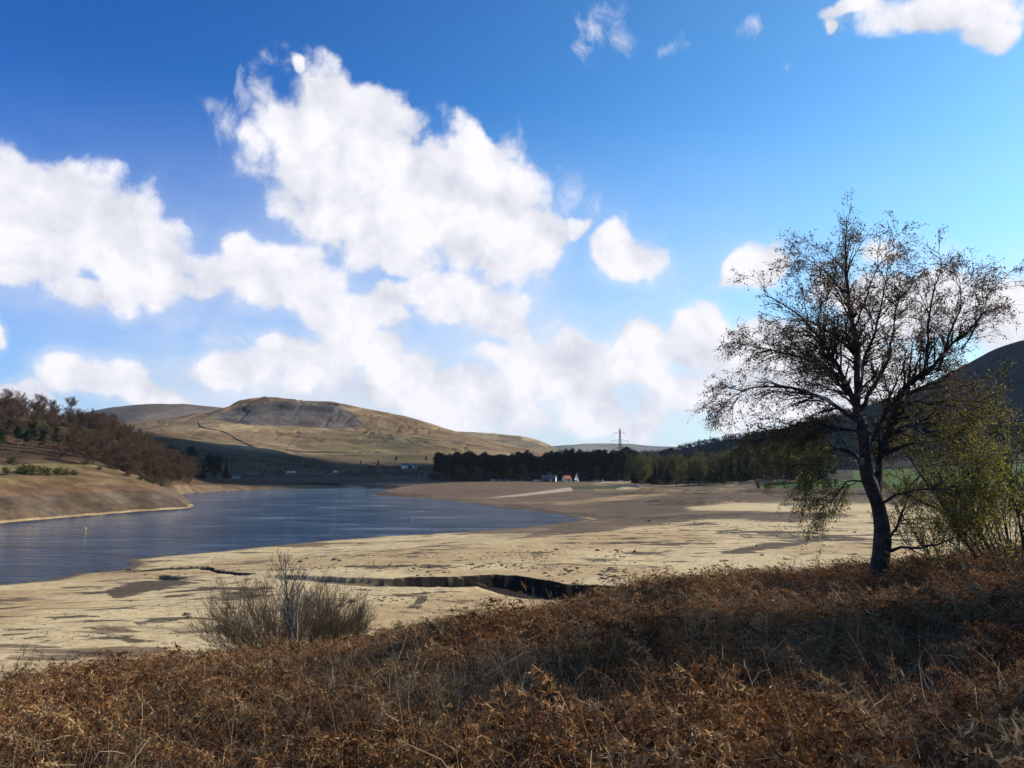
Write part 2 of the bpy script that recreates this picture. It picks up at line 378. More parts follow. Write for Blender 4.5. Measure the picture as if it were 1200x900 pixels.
# dark peat streaks and silt on the near sand
st1 = sst(fbm(X * .42 + Y * .12, Y, 8, 5, 71, .6), .085, .15) * sst(fbm(X, Y, 30, 2, 72), -.05, .12)
PEATW = st1 * .8 * (ROW > 612)
PEATW = np.maximum(PEATW, .36 * zone([(0,690),(90,680),(250,672),(300,690),(260,740),(100,765),(0,765)], 6, 3))
PEATW = np.maximum(PEATW, .30 * zone([(330,640),(640,622),(980,612),(1000,640),(760,668),(600,660),(400,668)], 5, 3))
st2 = sst(fbm(X * .25, Y, 5, 4, 73, .6), .07, .16) * sst(fbm(X, Y, 45, 2, 74), .0, .15)
MUDW = st2 * .7
for pts, s_ in (([(125,690),(160,683),(205,680),(230,683),(190,690),(150,700),(130,702)], .95), ([(85,695),(150,690),(120,698)], .8), ([(20,752),(120,738),(250,728),(240,737),(120,752),(40,765)], .5),
            ([(150,728),(200,722),(215,727),(160,736)], .6), ([(490,700),(505,697),(500,712),(480,715)], .8), ([(450,695),(520,690),(560,693),(480,699)], .7), ([(830,650),(900,635),(985,630),(940,640),(870,650)], .8),
            ([(640,655),(720,648),(800,642),(780,650),(700,660)], .6), ([(340,651),(420,645),(560,634),(600,640),(480,652),(380,655)], .4)):
    PEATW = np.maximum(PEATW, zone(pts, 3.5, 3) * min(1, s_ * 1.05))
MUDW = np.maximum(MUDW, zone([(690,606),(780,596),(930,599),(1010,603),(930,612),(820,609),(700,624),(590,634)], 3, 3) * .85)
MUDW = np.maximum(MUDW, zone([(430,580),(560,562),(760,566),(1240,574),(1240,592),(900,590),(800,600),(720,606),(660,605),(560,591)], 2, 2) * .62)
PEATW = np.maximum(PEATW, zone([(600,590),(660,600),(740,604),(900,600),(1010,606),(900,604),(760,610),(690,612),(650,606),(560,595)], 2, 2) * .62)
PEATW = np.maximum(PEATW, zone([(690,578),(860,573),(1240,576),(1240,586),(900,584),(800,590),(700,590)], 2, 2) * .5)
PEATW = np.maximum(PEATW, .22 * (ROW > 600)); MUDW = np.maximum(MUDW, .3)
# soaked rim along the water, cut peat in the gullies
wet = (1 - sst(SD, 1.0, 3.5)) * (RR < 330)
col = lerp(col, (.075, .055, .038), wet * .9)
dg, tg = linesd(X, Y, GULLY); wg = np.interp(tg, np.linspace(0, 1, len(GUL_W)), GUL_W)
dg = dg + fbm(X, Y, 7, 5, 41, .62) * 3.4
col = lerp(col, (.022, .016, .012), (1 - sst(dg, wg * .75 + .7, wg * .75 + 1.2)) * sst(wg, .5, 1.2) * (1 - (1 - sst(fbm(X, Y, 11, 3, 47), -.12, .10)) * (1 - sst(tg, .38, .5)) * .85))
dg, tg = linesd(X, Y, GULLY2); dg = dg + fbm(X, Y, 7, 5, 42, .62) * 3.4
col = lerp(col, (.028, .02, .014), 1 - sst(dg, 1.0, 1.4))
# green field below the right hand hill, dark bank in front of it
col = lerp(col, GRASS, zone([(890,571.5),(1240,571.5),(1260,545),(1100,556),(1000,562),(900,566)], 1.2, 1))
col = lerp(col, (.03, .026, .017), zone([(870,572),(1250,572),(1250,583),(1000,582),(900,578)], 1.2, 2) * .9)
col = lerp(col, (.065, .075, .026), zone([(664,569.5),(735,569),(720,573.5),(672,573.5)], .6, .3))
col = lerp(col, GRASS, sst(RR, 395, 415) * sst(PX, 920, 960))
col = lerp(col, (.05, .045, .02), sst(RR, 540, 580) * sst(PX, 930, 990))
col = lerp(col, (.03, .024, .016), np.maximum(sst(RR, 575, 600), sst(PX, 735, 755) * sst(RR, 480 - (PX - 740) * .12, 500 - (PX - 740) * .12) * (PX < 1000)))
# pale track up to the sailing hut
col = lerp(col, (.42, .33, .22), zone([(570,583.5),(640,575),(668,571),(672,575),(640,578.5),(600,582.5)], .5, .25))
bk = sst(NB + n3 * 2, -.3, .6) * (RR < 140)
grs = sst(NB + n3 * 3, -2.3, -.6) * (RR < 140)
col = lerp(col, (.30, .21, .105), grs * .6)
col = lerp(col, BRK, bk)
col = col * (1 + fbm(X, Y, 3, 3, 81)[..., None] * .25)
col = np.concatenate([np.clip(col, .003, 1).reshape(-1, 3), [[*BRK]]])
track_ = zone([(570,583.5),(640,575),(668,571),(672,575),(640,578.5),(600,582.5)], .5, .25); pale_ = zone([(640,590),(700,584),(748,579),(800,577.5),(805,579.5),(760,583),(710,589),(650,593)], 1, 1.5)
pale_ = np.maximum(pale_, zone([(790,595),(850,589.5),(1000,592),(1100,597),(1050,600),(900,598),(800,599)], 1, 1.5)); gp_ = zone([(664,569.5),(735,569),(720,573.5),(672,573.5)], .6, .3)
gf_ = zone([(890,571.5),(1240,571.5),(1260,545),(1100,556),(1000,562),(900,566)], 1.2, 1)
open_ = (1 - bk) * (1 - wet) * (RR < 600) * (1 - np.maximum(np.maximum(track_, gp_), np.maximum(pale_ * .85, gf_)))
cover = np.stack([PEATW * open_, MUDW * open_, 0 * bk], -1).reshape(-1, 3); cover = np.concatenate([cover, [[0, 0, 0]]])
rough_near = np.concatenate([(sst(ROW, 600, 640) * (1 - bk)).ravel(), [0]])

m_ground, t, b, o = mat('peat_and_sand', .92, .12)
at = t.n('ShaderNodeAttribute', attribute_name='soil').outputs['Color']
co = t.n('ShaderNodeTexCoord').outputs['Object']
n_a = t.noise(co, .9, 8, .65); n_b = t.noise(co, 6, 6, .6)
stv = t.n('ShaderNodeVectorMath', {0: co, 1: (.35, 1, 1)}, operation='MULTIPLY').outputs[0]
stn = t.noise(stv, .38, 9, .68, .6)
cv = t.n('ShaderNodeSeparateColor', {0: t.n('ShaderNodeAttribute', attribute_name='cover').outputs['Color']})
stw = t.n('ShaderNodeVectorMath', {0: co, 1: (.30, .8, 1)}, operation='MULTIPLY').outputs[0]
nf = t.noise(stw, .42, 11, .66, .8); nm = t.noise(stw, .20, 11, .68, .6)
c = t.mix(t.m('MULTIPLY', t.ss(t.m('MULTIPLY_ADD', cv.outputs[1], .34, nm), .665, .73), .85), at, (.13, .085, .05, 1))
c = t.mix(t.m('MULTIPLY', t.ss(t.m('MULTIPLY_ADD', cv.outputs[0], .34, nf), .67, .71), .9), c, (.055, .04, .028, 1))
spk = t.n('ShaderNodeTexVoronoi', {'Vector': co, 'Scale': 1.7, 'Randomness': 1.0}).outputs['Distance']
pat = t.ss(t.noise(co, .09, 3), .5, .62)
c = t.mix(t.m('MULTIPLY', t.m('MULTIPLY', t.ss(spk, .10, .16, 1, 0), pat), .75), c, (.05, .035, .025, 1))
c = t.mix(t.ss(n_a, .4, .62, .0, .6), c, t.mix(1.0, c, (.62, .58, .54, 1), 'MULTIPLY'))
c = t.mix(t.ss(n_b, .35, .65, .0, .35), c, t.mix(1.0, c, (1.18, 1.15, 1.1, 1), 'MULTIPLY'))
L(t, c, b.inputs['Base Color'])
bp = t.n('ShaderNodeBump', {'Strength': .6, 'Distance': .25, 'Height': t.m('ADD', n_a, t.m('MULTIPLY', n_b, .25))})
L(t, bp.outputs[0], b.inputs['Normal'])
obj('ground', mesh_np('ground', V, [Fg[:, ::-1], F3[:, ::-1]], [m_ground], {'soil': col, 'cover': cover}, True), kind='structure')

# water
m_water, t, b, o = mat('lake_water', .07, .5)
b.inputs['Base Color'].default_value = (.005, .055, .115, 1); b.inputs['IOR'].default_value = 1.33
co = t.n('ShaderNodeTexCoord').outputs['Object']
wv = t.n('ShaderNodeVectorMath', {0: co, 1: (.55, 1.0, 1)}, operation='MULTIPLY').outputs[0]
h1 = t.noise(wv, .42, 6, .62, .4); h2 = t.noise(wv, 2.2, 4, .6); h3 = t.noise(co, .035, 3, .5)
gust = t.noise(t.n('ShaderNodeVectorMath', {0: co, 1: (.25, 1.0, 1)}, operation='MULTIPLY').outputs[0], .10, 6, .65, .5)
hh = t.m('MULTIPLY', t.m('ADD', h1, t.m('MULTIPLY', h2, .25)), t.m('MULTIPLY', t.ss(h3, .35, .65, .75, 1.2), t.ss(gust, .35, .65, .35, 1.5)))
bp = t.n('ShaderNodeBump', {'Strength': 1.0, 'Distance': 1.5, 'Height': hh}); L(t, bp.outputs[0], b.inputs['Normal'])
wp = np.array([(-700, 40, 0), (330, 40, 0), (330, 700, 0), (-700, 700, 0)], float)
obj('water', mesh_np('water', wp, np.array([[0, 1, 2, 3]]), [m_water]), kind='structure')

# ------------------------------------------------------------------ hills (lofted between ridge lines at real distances)
LOFT = {}
def loft(name, px0, px1, ncol, lines, nt, noise, colfn, back=None, seed=0, disp=None, label=None):
    """lines: list of (range curve, row curve or ('z', z curve)), each curve [(px, value)...]"""
    pxs = np.linspace(px0, px1, ncol); rows = []
    dirx = (pxs - 600) / FPX
    azm = np.arctan2(dirx, 1.0)
    R_, Z_ = [], []
    for rc, hc in lines:
        rr = np.interp(pxs, *zip(*rc)) if isinstance(rc, list) else np.full(ncol, float(rc))
        if isinstance(hc, tuple): zz = np.interp(pxs, *zip(*hc[1])) if isinstance(hc[1], list) else np.full(ncol, float(hc[1]))
        else:
            row = np.interp(pxs, *zip(*hc)); zz = P(pxs, row, rr)[:, 2]
        R_.append(rr); Z_.append(zz)
    R_, Z_ = np.array(R_), np.array(Z_); K = len(lines)
    kern = np.array([1, 2, 3, 2, 1.]); kern /= kern.sum()
    for q in range(K):
        for _ in range(2):
            Z_[q] = np.convolve(np.pad(Z_[q], 2, 'edge'), kern, 'valid')
    ts = np.linspace(0, K - 1, nt); i0 = np.clip(ts.astype(int), 0, K - 2); f = ts - i0
    # catmull-rom style in z, linear in range
    def cr(A_):
        out = []
        for a_, g in zip(i0, f):
            p0, p1, p2, p3 = A_[max(a_ - 1, 0)], A_[a_], A_[a_ + 1], A_[min(a_ + 2, K - 1)]
            m1, m2 = (p2 - p0) * .35, (p3 - p1) * .35
            out.append((2*g**3-3*g**2+1)*p1 + (g**3-2*g**2+g)*m1 + (-2*g**3+3*g**2)*p2 + (g**3-g**2)*m2)
        return np.array(out)
    RG = np.array([R_[a_] * (1 - g) + R_[a_ + 1] * g for a_, g in zip(i0, f)]); ZG = cr(Z_)
    # directions: ray bearing of each pixel column on the horizon
    bx = np.sin(azm)[None]; by = np.cos(azm)[None]
    X_, Y_ = bx * RG, by * RG
    amp, sc, oc = noise
    nn = fbm(X_, Y_, sc, oc, seed); edge = np.sin(np.clip(ts / (K - 1), 0, 1) * math.pi)[:, None] ** .5
    ZG = ZG + nn * amp * edge
    if disp is not None: ZG = ZG + disp(X_, Y_, ZG, ts[:, None], pxs[None])
    V_ = np.stack([X_, Y_, ZG], -1)
    i = np.arange(nt - 1)[:, None] * ncol; k = np.arange(ncol - 1)[None]
    F_ = np.stack([i + k, i + k + 1, i + ncol + k + 1, i + ncol + k], -1).reshape(-1, 4)
    pj, rj = proj(X_, Y_, ZG)
    col_, m_ = colfn(X_, Y_, ZG, pj, rj, ts[:, None] + 0 * ZG)
    o_ = obj(name, mesh_np(name, V_.reshape(-1, 3), F_, [m_], {'soil': np.clip(col_, .003, 1).reshape(-1, 3)}, True), kind='structure')
    LOFT[len(LOFT)] = (V_, pj, rj, ts); return V_, pj, rj
def hillmat(name, sc, bump, bd):
    m, t, b, o = mat(name, .95, .08)
    at = t.n('ShaderNodeAttribute', attribute_name='soil').outputs['Color']; co = t.n('ShaderNodeTexCoord').outputs['Object']
    n_a = t.noise(co, sc, 8, .65); n_b = t.noise(co, sc * 7, 6, .65)
    c = t.mix(t.ss(n_a, .40, .60, 0, .9), at, t.mix(1.0, at, (.55, .52, .5, 1), 'MULTIPLY'))
    c = t.mix(t.ss(n_b, .42, .6, 0, .6), c, t.mix(1.0, c, (1.35, 1.3, 1.2, 1), 'MULTIPLY'))
    c = t.mix(t.ss(n_b, .58, .4, 0, .0), c, (0, 0, 0, 1))
    L(t, c, b.inputs['Base Color'])
    bp = t.n('ShaderNodeBump', {'Strength': bump, 'Distance': bd, 'Height': t.m('ADD', n_a, t.m('MULTIPLY', n_b, .35))}); L(t, bp.outputs[0], b.inputs['Normal'])
    return m
m_moor = hillmat('moor_grass', .012, .8, 10); m_bank = hillmat('bank_turf', .06, .8, 1.2); m_far = hillmat('far_moor', .003, .6, 20)
def pz(px, row, pts, f, X_, Y_, s=60, wob=3):
    n = fbm(X_, Y_, s, 4, 91); n_ = fbm(X_, Y_, s * .6, 4, 92)
    return sst(polysd(px + n * wob * 6, row + n_ * wob, pts), -f, f)
BR = (.22, .145, .075); PALE = (.31, .225, .12); OLV = (.15, .115, .05); SLATE = (.10, .085, .078); DK = (.030, .027, .019); HEATH = (.075, .05, .032)

# far left moor
def cB(X_, Y_, Z_, p, r, ts):
    c = np.zeros(X_.shape + (3,)) + (.15, .115, .085); c = lerp(c, (.085, .07, .062), sst(fbm(X_, Y_ * .6, 500, 4, 12), -.1, .1)); return c, m_far
loft('far_moor', -300, 420, 260, [(2600, ('z', -3)), (3400, [(-300,530),(0,517),(170,503),(260,500),(420,520)]), (4600, [(-300,520),(0,498),(60,490),(85,486.5),(130,478.5),(170,475),(215,476),(255,480),(300,484),(420,505)]), (6500, ('z', 20))], 70, (30, 400, 5), cB, seed=4)
# far ridge
def cF(X_, Y_, Z_, p, r, ts):
    c = np.zeros(X_.shape + (3,)) + (.20, .17, .12); return lerp(c, (.10, .10, .08), sst(fbm(X_, Y_ * .5, 900, 3, 12), -.1, .1)), m_far
loft('far_ridge', 480, 1000, 200, [(6500, ('z', -3)), (9500, [(480,538),(560,531),(620,526),(650,523.5),(690,520.5),(735,520),(760,522.5),(800,524),(860,528),(1000,534)]), (12500, ('z', 30))], 50, (30, 900, 4), cF, seed=5)
# pale hill right of the quarry
def cE(X_, Y_, Z_, p, r, ts):
    c = np.zeros(X_.shape + (3,)) + PALE; c = lerp(c, (.27, .185, .10), sst(fbm(X_, Y_, 260, 4, 12), -.05, .12))
    return lerp(c, (.12, .09, .05), sst(fbm(X_, Y_ * .4, 120, 4, 14), .08, .15) * .7), m_moor
VE, pE, rE = loft('pale_hill', 430, 760, 260, [(2400, ('z', -3)), (2800, [(430,535),(560,540),(640,542),(760,546)]), (3500, [(430,515),(500,514),(560,520),(620,527),(650,536),(760,545)]), (4100, [(430,500),(500,505),(540,507.5),(580,509),(610,511.5),(630,516),(645,522),(660,531),(690,540),(760,545)]), (5200, ('z', 10))], 110, (14, 220, 5), cE, seed=6)
# quarry hill
def dC(X_, Y_, Z_, ts, px):
    z = 0
    for (q, tt, wq, wt, h) in ((283, 3.66, 22, .26, 15), (300, 3.42, 24, .2, 12), (313, 3.66, 26, .26, 24), (345, 3.5, 36, .25, 18), (262, 3.5, 16, .14, 9), (385, 3.5, 28, .2, 10)):
        d = np.sqrt(((px - q) / wq) ** 2 + ((ts - tt) / wt) ** 2); z = z + h * sst(1.15 - d, 0, 1.1) * (1 + .25 * fbm(X_, Y_, 30, 3, 77))
    # quarry face: a bite out of the crest
    cut = np.clip(1 - np.abs((px - 352) / 42), 0, 1) ** .4 * sst(ts, 3.55, 3.62) * (1 - sst(ts, 3.86, 3.875))
    z = z - 20 * cut * (1 + fbm(X_, Y_, 25, 3, 8))
    ero = np.abs(fbm(X_, Y_ * .25, 60, 4, 10)) * 2
    return z - 3 * sst(.12 - ero, 0, .12) * sst(ts, 2.2, 2.8) * (1 - sst(ts, 3.7, 4))
def cC(X_, Y_, Z_, p, r, ts):
    c = np.zeros(X_.shape + (3,)) + (.21, .14, .072)
    n = fbm(X_, Y_, 160, 5, 15); n2_ = fbm(X_, Y_, 50, 4, 16)
    c = lerp(c, PALE, sst(n, -.02, .12) * .8); c = lerp(c, (.17, .10, .055), sst(n2_, .04, .14) * .6)
    c = lerp(c, PALE, pz(p, r, [(200,497),(330,496),(420,503),(330,507),(230,505)], 2, X_, Y_) * .8)
    c = lerp(c, OLV, pz(p, r, [(345,524),(365,508),(460,506),(520,516),(560,530),(400,532)], 2, X_, Y_) * .75)
    c = lerp(c, (.13, .115, .06), pz(p, r, [(410,514),(460,511),(510,520),(470,528)], 3, X_, Y_) * .7)
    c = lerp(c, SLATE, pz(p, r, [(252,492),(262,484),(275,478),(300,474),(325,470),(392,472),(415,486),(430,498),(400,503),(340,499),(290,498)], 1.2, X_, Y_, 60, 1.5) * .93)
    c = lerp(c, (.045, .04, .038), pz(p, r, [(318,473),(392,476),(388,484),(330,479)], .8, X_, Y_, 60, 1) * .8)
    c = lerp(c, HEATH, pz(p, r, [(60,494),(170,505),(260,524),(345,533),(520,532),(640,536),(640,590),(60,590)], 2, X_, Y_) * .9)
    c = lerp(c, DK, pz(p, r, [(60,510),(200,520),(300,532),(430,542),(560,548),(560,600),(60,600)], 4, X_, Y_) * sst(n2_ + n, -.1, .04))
    c = lerp(c, (.15, .12, .055), pz(p, r, [(380,534),(640,534),(640,546),(520,543),(420,541)], 1.5, X_, Y_) * .7)
    c = lerp(c, (.19, .125, .08), sst(r, 564.5, 566))
    return c, m_moor
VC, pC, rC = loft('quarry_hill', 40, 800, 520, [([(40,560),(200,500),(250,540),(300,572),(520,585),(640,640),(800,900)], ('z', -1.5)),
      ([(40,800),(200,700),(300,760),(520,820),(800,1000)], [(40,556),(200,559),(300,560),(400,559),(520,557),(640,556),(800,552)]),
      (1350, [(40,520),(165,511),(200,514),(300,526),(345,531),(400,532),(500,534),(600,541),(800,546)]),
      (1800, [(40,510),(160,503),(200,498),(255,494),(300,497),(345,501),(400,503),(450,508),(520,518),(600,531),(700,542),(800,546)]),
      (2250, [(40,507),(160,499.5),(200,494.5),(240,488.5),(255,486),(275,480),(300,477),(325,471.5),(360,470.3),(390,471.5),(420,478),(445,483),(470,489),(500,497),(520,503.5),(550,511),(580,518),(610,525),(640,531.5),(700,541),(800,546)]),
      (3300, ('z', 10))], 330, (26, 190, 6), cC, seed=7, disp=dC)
# headland bank on the left and the wooded hill behind it
def cH(X_, Y_, Z_, p, r, ts):
    c = np.zeros(X_.shape + (3,)) + (.24, .17, .078); n = fbm(X_, Y_, 14, 4, 25); n2_ = fbm(X_, Y_, 5, 4, 26)
    c = lerp(c, (.14, .088, .045), sst(n, -.06, .08) * .85)
    c = lerp(c, (.13, .12, .04), pz(p, r, [(0,545),(110,543),(100,551),(0,556)], 1.5, X_, Y_, 20, 2) * .6)
    c = lerp(c, (.17, .10, .055), sst(Z_ + n * 3, 9.5, 8) )
    st = sst(Z_ + n2_ * 1.4, 7.0, 6.2); c = lerp(c, (.115, .08, .05), st); c = lerp(c, (.16, .125, .09), st * sst(n2_, -.02, .1) * .6)
    c = lerp(c, (.06, .045, .035), st * sst(fbm(X_ * .2, Y_ * .2, 1.0, 3, 66) + np.sin(Z_ * 2.2 + n * 9) * .12, .0, .16) * .5)
    c = lerp(c, (.35, .25, .14), sst(Z_ + n2_ * .5, .9, .45)); c = lerp(c, (.05, .04, .03), sst(Z_ + n2_ * .4, .25, .05))
    return c, m_bank
toeH = [(-900,190),(-400,205),(-100,233),(0,250),(70,268),(150,290),(200,303),(222,309),(232,312)]
def off(c_, d_): return [(p_, v_ + d_) for p_, v_ in c_]
VH, pH, rH = loft('headland', -900, 231, 560, [(off(toeH, -4), ('z', -1.2)), (off(toeH, 3), [(-900,628),(-400,612),(-100,602),(0,598),(150,591),(215,590.5),(231,596)]),
      ([(-900,212),(-400,225),(-100,253),(0,270),(70,286),(150,306),(200,316),(222,316),(232,317)], [(-900,560),(-400,570),(-100,573),(0,574),(100,574),(150,574),(180,574),(200,577),(212,583),(220,590),(231,597)]),
      ([(-900,225),(-400,250),(-100,278),(0,296),(70,312),(150,332),(200,335),(222,326),(232,322)], [(-900,540),(-400,545),(-100,554),(0,556),(60,557),(120,558),(160,562),(180,568),(200,574.5),(212,581),(222,589),(231,596)]),
      ([(-900,265),(-400,290),(-100,318),(0,336),(70,350),(110,360),(150,378),(200,390),(222,350),(232,330)], [(-900,520),(-400,530),(-100,541),(0,543.5),(60,543),(110,544),(130,549),(150,555),(175,564),(200,571),(215,579),(222,586),(231,594)]),
      ([(-900,420),(0,430),(150,450),(222,460),(232,400)], ('z', [(-900,12),(0,8),(110,6),(200,0),(231,-3)]))], 200, (2.2, 16, 5), cH, seed=8)
def cW(X_, Y_, Z_, p, r, ts):
    c = np.zeros(X_.shape + (3,)) + (.085, .05, .028); n = fbm(X_, Y_, 24, 4, 27)
    c = lerp(c, (.055, .045, .02), sst(n, 0, .1)); c = lerp(c, (.05, .032, .02), pz(p, r, [(-50,520),(60,524),(100,530),(135,548),(-50,546)], 2, X_, Y_, 20) * .7)
    c = lerp(c, (.13, .085, .045), pz(p, r, [(-50,536),(110,540),(130,546),(-50,546)], 1.5, X_, Y_, 20) * .6)
    c = lerp(c, (.17, .115, .07), sst(r, 567, 570) * sst(p, 190, 205)); return c, m_bank
VW, pW, rW = loft('wooded_hill', -900, 420, 420, [([(-900,300),(-100,340),(0,350),(110,365),(180,420),(203,440),(230,490),(300,540),(420,570)], ('z', [(-900,-2),(180,-2),(420,-2)])),
      ([(-900,360),(0,380),(110,400),(180,455),(230,515),(300,560),(420,600)], [(-900,510),(-100,543),(0,545),(110,547),(160,556),(200,566),(250,569),(420,569.5)]),
      ([(-900,460),(0,440),(110,455),(180,500),(230,550),(300,600),(420,640)], [(-900,470),(-100,505),(0,517),(60,522),(110,530),(150,538),(200,555),(250,565.5),(420,567.5)]),
      ([(-900,600),(0,530),(110,520),(180,560),(230,600),(300,660),(420,700)], [(-900,430),(-200,470),(0,488),(60,495),(100,504),(130,514),(150,522),(180,536),(205,549),(230,559),(300,565),(420,567.5)]),
      ([(-900,900),(0,820),(180,760),(420,800)], ('z', -4))], 160, (5, 40, 5), cW, seed=9)
# right hand hill
def cG(X_, Y_, Z_, p, r, ts):
    c = np.zeros(X_.shape + (3,)) + (.055, .048, .038); n = fbm(X_, Y_, 120, 5, 28)
    c = lerp(c, (.05, .045, .035), sst(n, -.04, .1)); c = lerp(c, (.17, .125, .07), pz(p, r, [(1120,505),(1260,495),(1260,515),(1100,520)], 2, X_, Y_) * .7)
    c = lerp(c, (.03, .026, .018), sst(r, 515, 540) * sst(1050 - p, -60, 60)); c = lerp(c, GRASS, pz(p, r, [(1080,556),(1150,546),(1290,540),(1290,575),(960,575)], 1.2, X_, Y_, 60, 1))
    return c, m_moor
VG, pG, rG = loft('right_hill', 640, 2200, 420, [([(640,1000),(760,720),(900,560),(1000,500),(1200,440),(2200,300)], ('z', [(640,-3),(900,0),(1200,3),(2200,5)])),
      ([(640,1100),(760,820),(900,680),(1000,620),(1200,540),(2200,400)], [(640,549),(760,549),(900,551),(1000,548),(1200,535),(1500,515),(2200,500)]),
      ([(640,1300),(760,1150),(900,1000),(1000,950),(1200,900),(2200,700)], [(640,548),(740,545),(830,536),(900,527),(1000,512),(1100,492),(1200,472),(1500,440),(2200,430)]),
      ([(640,1500),(760,1500),(900,1450),(1200,1500),(2200,1200)], [(640,547),(740,538),(780,531.5),(830,521),(880,512),(930,503),(1000,486),(1060,466),(1100,449),(1140,428.5),(1170,412),(1200,403.5),(1230,400),(1300,396),(1500,380),(2200,400)]),
      ([(640,2400),(1200,2500),(2200,2200)], ('z', 20))], 220, (16, 150, 6), cG, seed=10)
#PART2

# ------------------------------------------------------------------ air
m_haze = bpy.data.materials.new('hazy_air'); m_haze.use_nodes = True; t = NT(m_haze.node_tree); t.t.nodes.clear()
pv = t.n('ShaderNodeVolumePrincipled', {'Color': (.78, .86, 1, 1), 'Density': .000022, 'Anisotropy': .2})
t.n('ShaderNodeOutputMaterial', {'Volume': pv.outputs[0]})
mb = MB(); mb.box((0, 0, 190), (34000, 34000, 430)); obj('haze', mb.mesh('haze', [m_haze]), kind='stuff')

def norm(v): return v / (np.linalg.norm(v, axis=-1, keepdims=True) + 1e-9)
def resample(pts, n):
    pts = np.asarray(pts, float); d = np.concatenate([[0], np.cumsum(np.linalg.norm(np.diff(pts[:, :3], axis=0), axis=1))])
    q = np.linspace(0, d[-1], n); out = np.stack([np.interp(q, d, pts[:, c_]) for c_ in range(pts.shape[1])], 1)
    for _ in range(2): out[1:-1] = (out[:-2] + 2 * out[1:-1] + out[2:]) / 4
    return out
def spawn(rg, Pp, Rp, count, t0, length, ang, n, up=0., grav=0., rk=.5, tip=.25, wob=.06, taper=.55, outward=None):
    """children growing from the parents Pp (N,n0,3) with radii Rp (N,n0)"""
    N, n0, _ = Pp.shape
    ln = np.linalg.norm(np.diff(Pp, axis=1), axis=2).sum(1); pi_ = rg.choice(N, count, p=ln / ln.sum())
    tt = t0 + (1 - t0) * rg.random(count) ** .85
    fi = tt * (n0 - 1); i_ = np.clip(fi.astype(int), 0, n0 - 2); f = (fi - i_)[:, None]
    p = Pp[pi_, i_] * (1 - f) + Pp[pi_, i_ + 1] * f; T = norm(Pp[pi_, i_ + 1] - Pp[pi_, i_])
    r0 = (Rp[pi_, i_] * (1 - f[:, 0]) + Rp[pi_, i_ + 1] * f[:, 0]) * rk
    rnd_ = norm(rg.normal(size=(count, 3))); pe = norm(np.cross(T, rnd_))
    if outward is not None: pe = norm(pe + outward * norm((p - np.asarray(CENT)) * (1, 1, .3)))
    a = ang * (.7 + .6 * rg.random(count))[:, None]
    d = norm(T * np.cos(a) + pe * np.sin(a) + np.array([0, 0, up]))
    l = length * (.5 + .8 * rg.random(count)) * (1 - taper * tt)
    s = np.linspace(0, 1, n)[None, :, None] * l[:, None, None]
    Q = p[:, None] + d[:, None] * s + np.array([0, 0, -1.]) * grav * s ** 2
    w_ = np.cumsum(rg.normal(size=(count, n, 3)) * wob, axis=1) * l[:, None, None] / n; w_[:, 0] = 0; Q = Q + w_
    rr = np.maximum(r0, .0)[:, None] * np.linspace(1, tip, n)[None]
    return Q, rr
CENT = (0, 0, 0)
def leaves(rg, Pp, count, size, t0=.2, spread=.05, asp=.6, droop=0.):
    N, n0, _ = Pp.shape; pi_ = rg.integers(0, N, count); tt = t0 + (1 - t0) * rg.random(count)
    fi = tt * (n0 - 1); i_ = np.clip(fi.astype(int), 0, n0 - 2); f = (fi - i_)[:, None]
    c_ = Pp[pi_, i_] * (1 - f) + Pp[pi_, i_ + 1] * f + rg.normal(size=(count, 3)) * spread
    u = norm(rg.normal(size=(count, 3)) - np.array([0, 0, droop])); v = norm(np.cross(u, rg.normal(size=(count, 3))))
    s = (size * (.6 + .8 * rg.random(count)))[:, None]
    return np.stack([c_, c_ + u * s * .5 + v * s * asp * .5, c_ + u * s, c_ + u * s * .5 - v * s * asp * .5], 1), c_

# barks and leaves
m_pinebark = simple('pine_bark', (.17, .105, .07), (.10, .065, .045), 2)
m_darkbark = simple('dark_bark', (.075, .06, .05), (.045, .036, .03), 3)
m_twig = foliage('bare_twigs', [(0, (.10, .055, .035)), (.5, (.135, .078, .042)), (1, (.11, .085, .04))], rnd=.5, transl=.12)
m_needle = foliage('pine_needles', [(0, (.012, .022, .014)), (.6, (.028, .043, .02)), (1, (.07, .078, .026))], rnd=.45, transl=.12)
m_spruce = foliage('spruce_needles', [(0, (.008, .015, .012)), (1, (.022, .036, .02))], rnd=.3, transl=.08)
m_olive = foliage('young_leaves', [(0, (.05, .06, .024)), (.5, (.10, .10, .035)), (1, (.16, .13, .05))], rnd=.5, transl=.3)

def crown_blobs(rg, blobs, n, size, flat=.8):
    """leaf clumps through the volume of several uneven lobes; returns quads and tint"""
    Q = []; T_ = []
    wts = np.array([b[3] * b[3] * b[4] for b in blobs]); wts /= wts.sum()
    bi = rg.choice(len(blobs), n, p=wts); B = np.array(blobs)
    d = norm(rg.normal(size=(n, 3))); rr = rg.random(n) ** .42 * (1 + .25 * np.sin(d[:, 0] * 7 + bi) * np.cos(d[:, 2] * 6 + bi * 2))
    c_ = B[bi, :3] + d * rr[:, None] * np.stack([B[bi, 3], B[bi, 3], B[bi, 4]], 1)
    u = norm(rg.normal(size=(n, 3)) * (1, 1, flat)); v = norm(np.cross(u, rg.normal(size=(n, 3))))
    s = (size * (.5 + rg.random(n)))[:, None]
    Q = np.stack([c_ - u * s * .5, c_ + v * s * .35, c_ + u * s * .5, c_ - v * s * .35], 1)
    ti = np.clip(.35 + .35 * rg.normal(size=n) * .5 + .25 * (bi % 3 - 1) * .5, 0, 1)
    return Q, np.repeat(ti, 4)
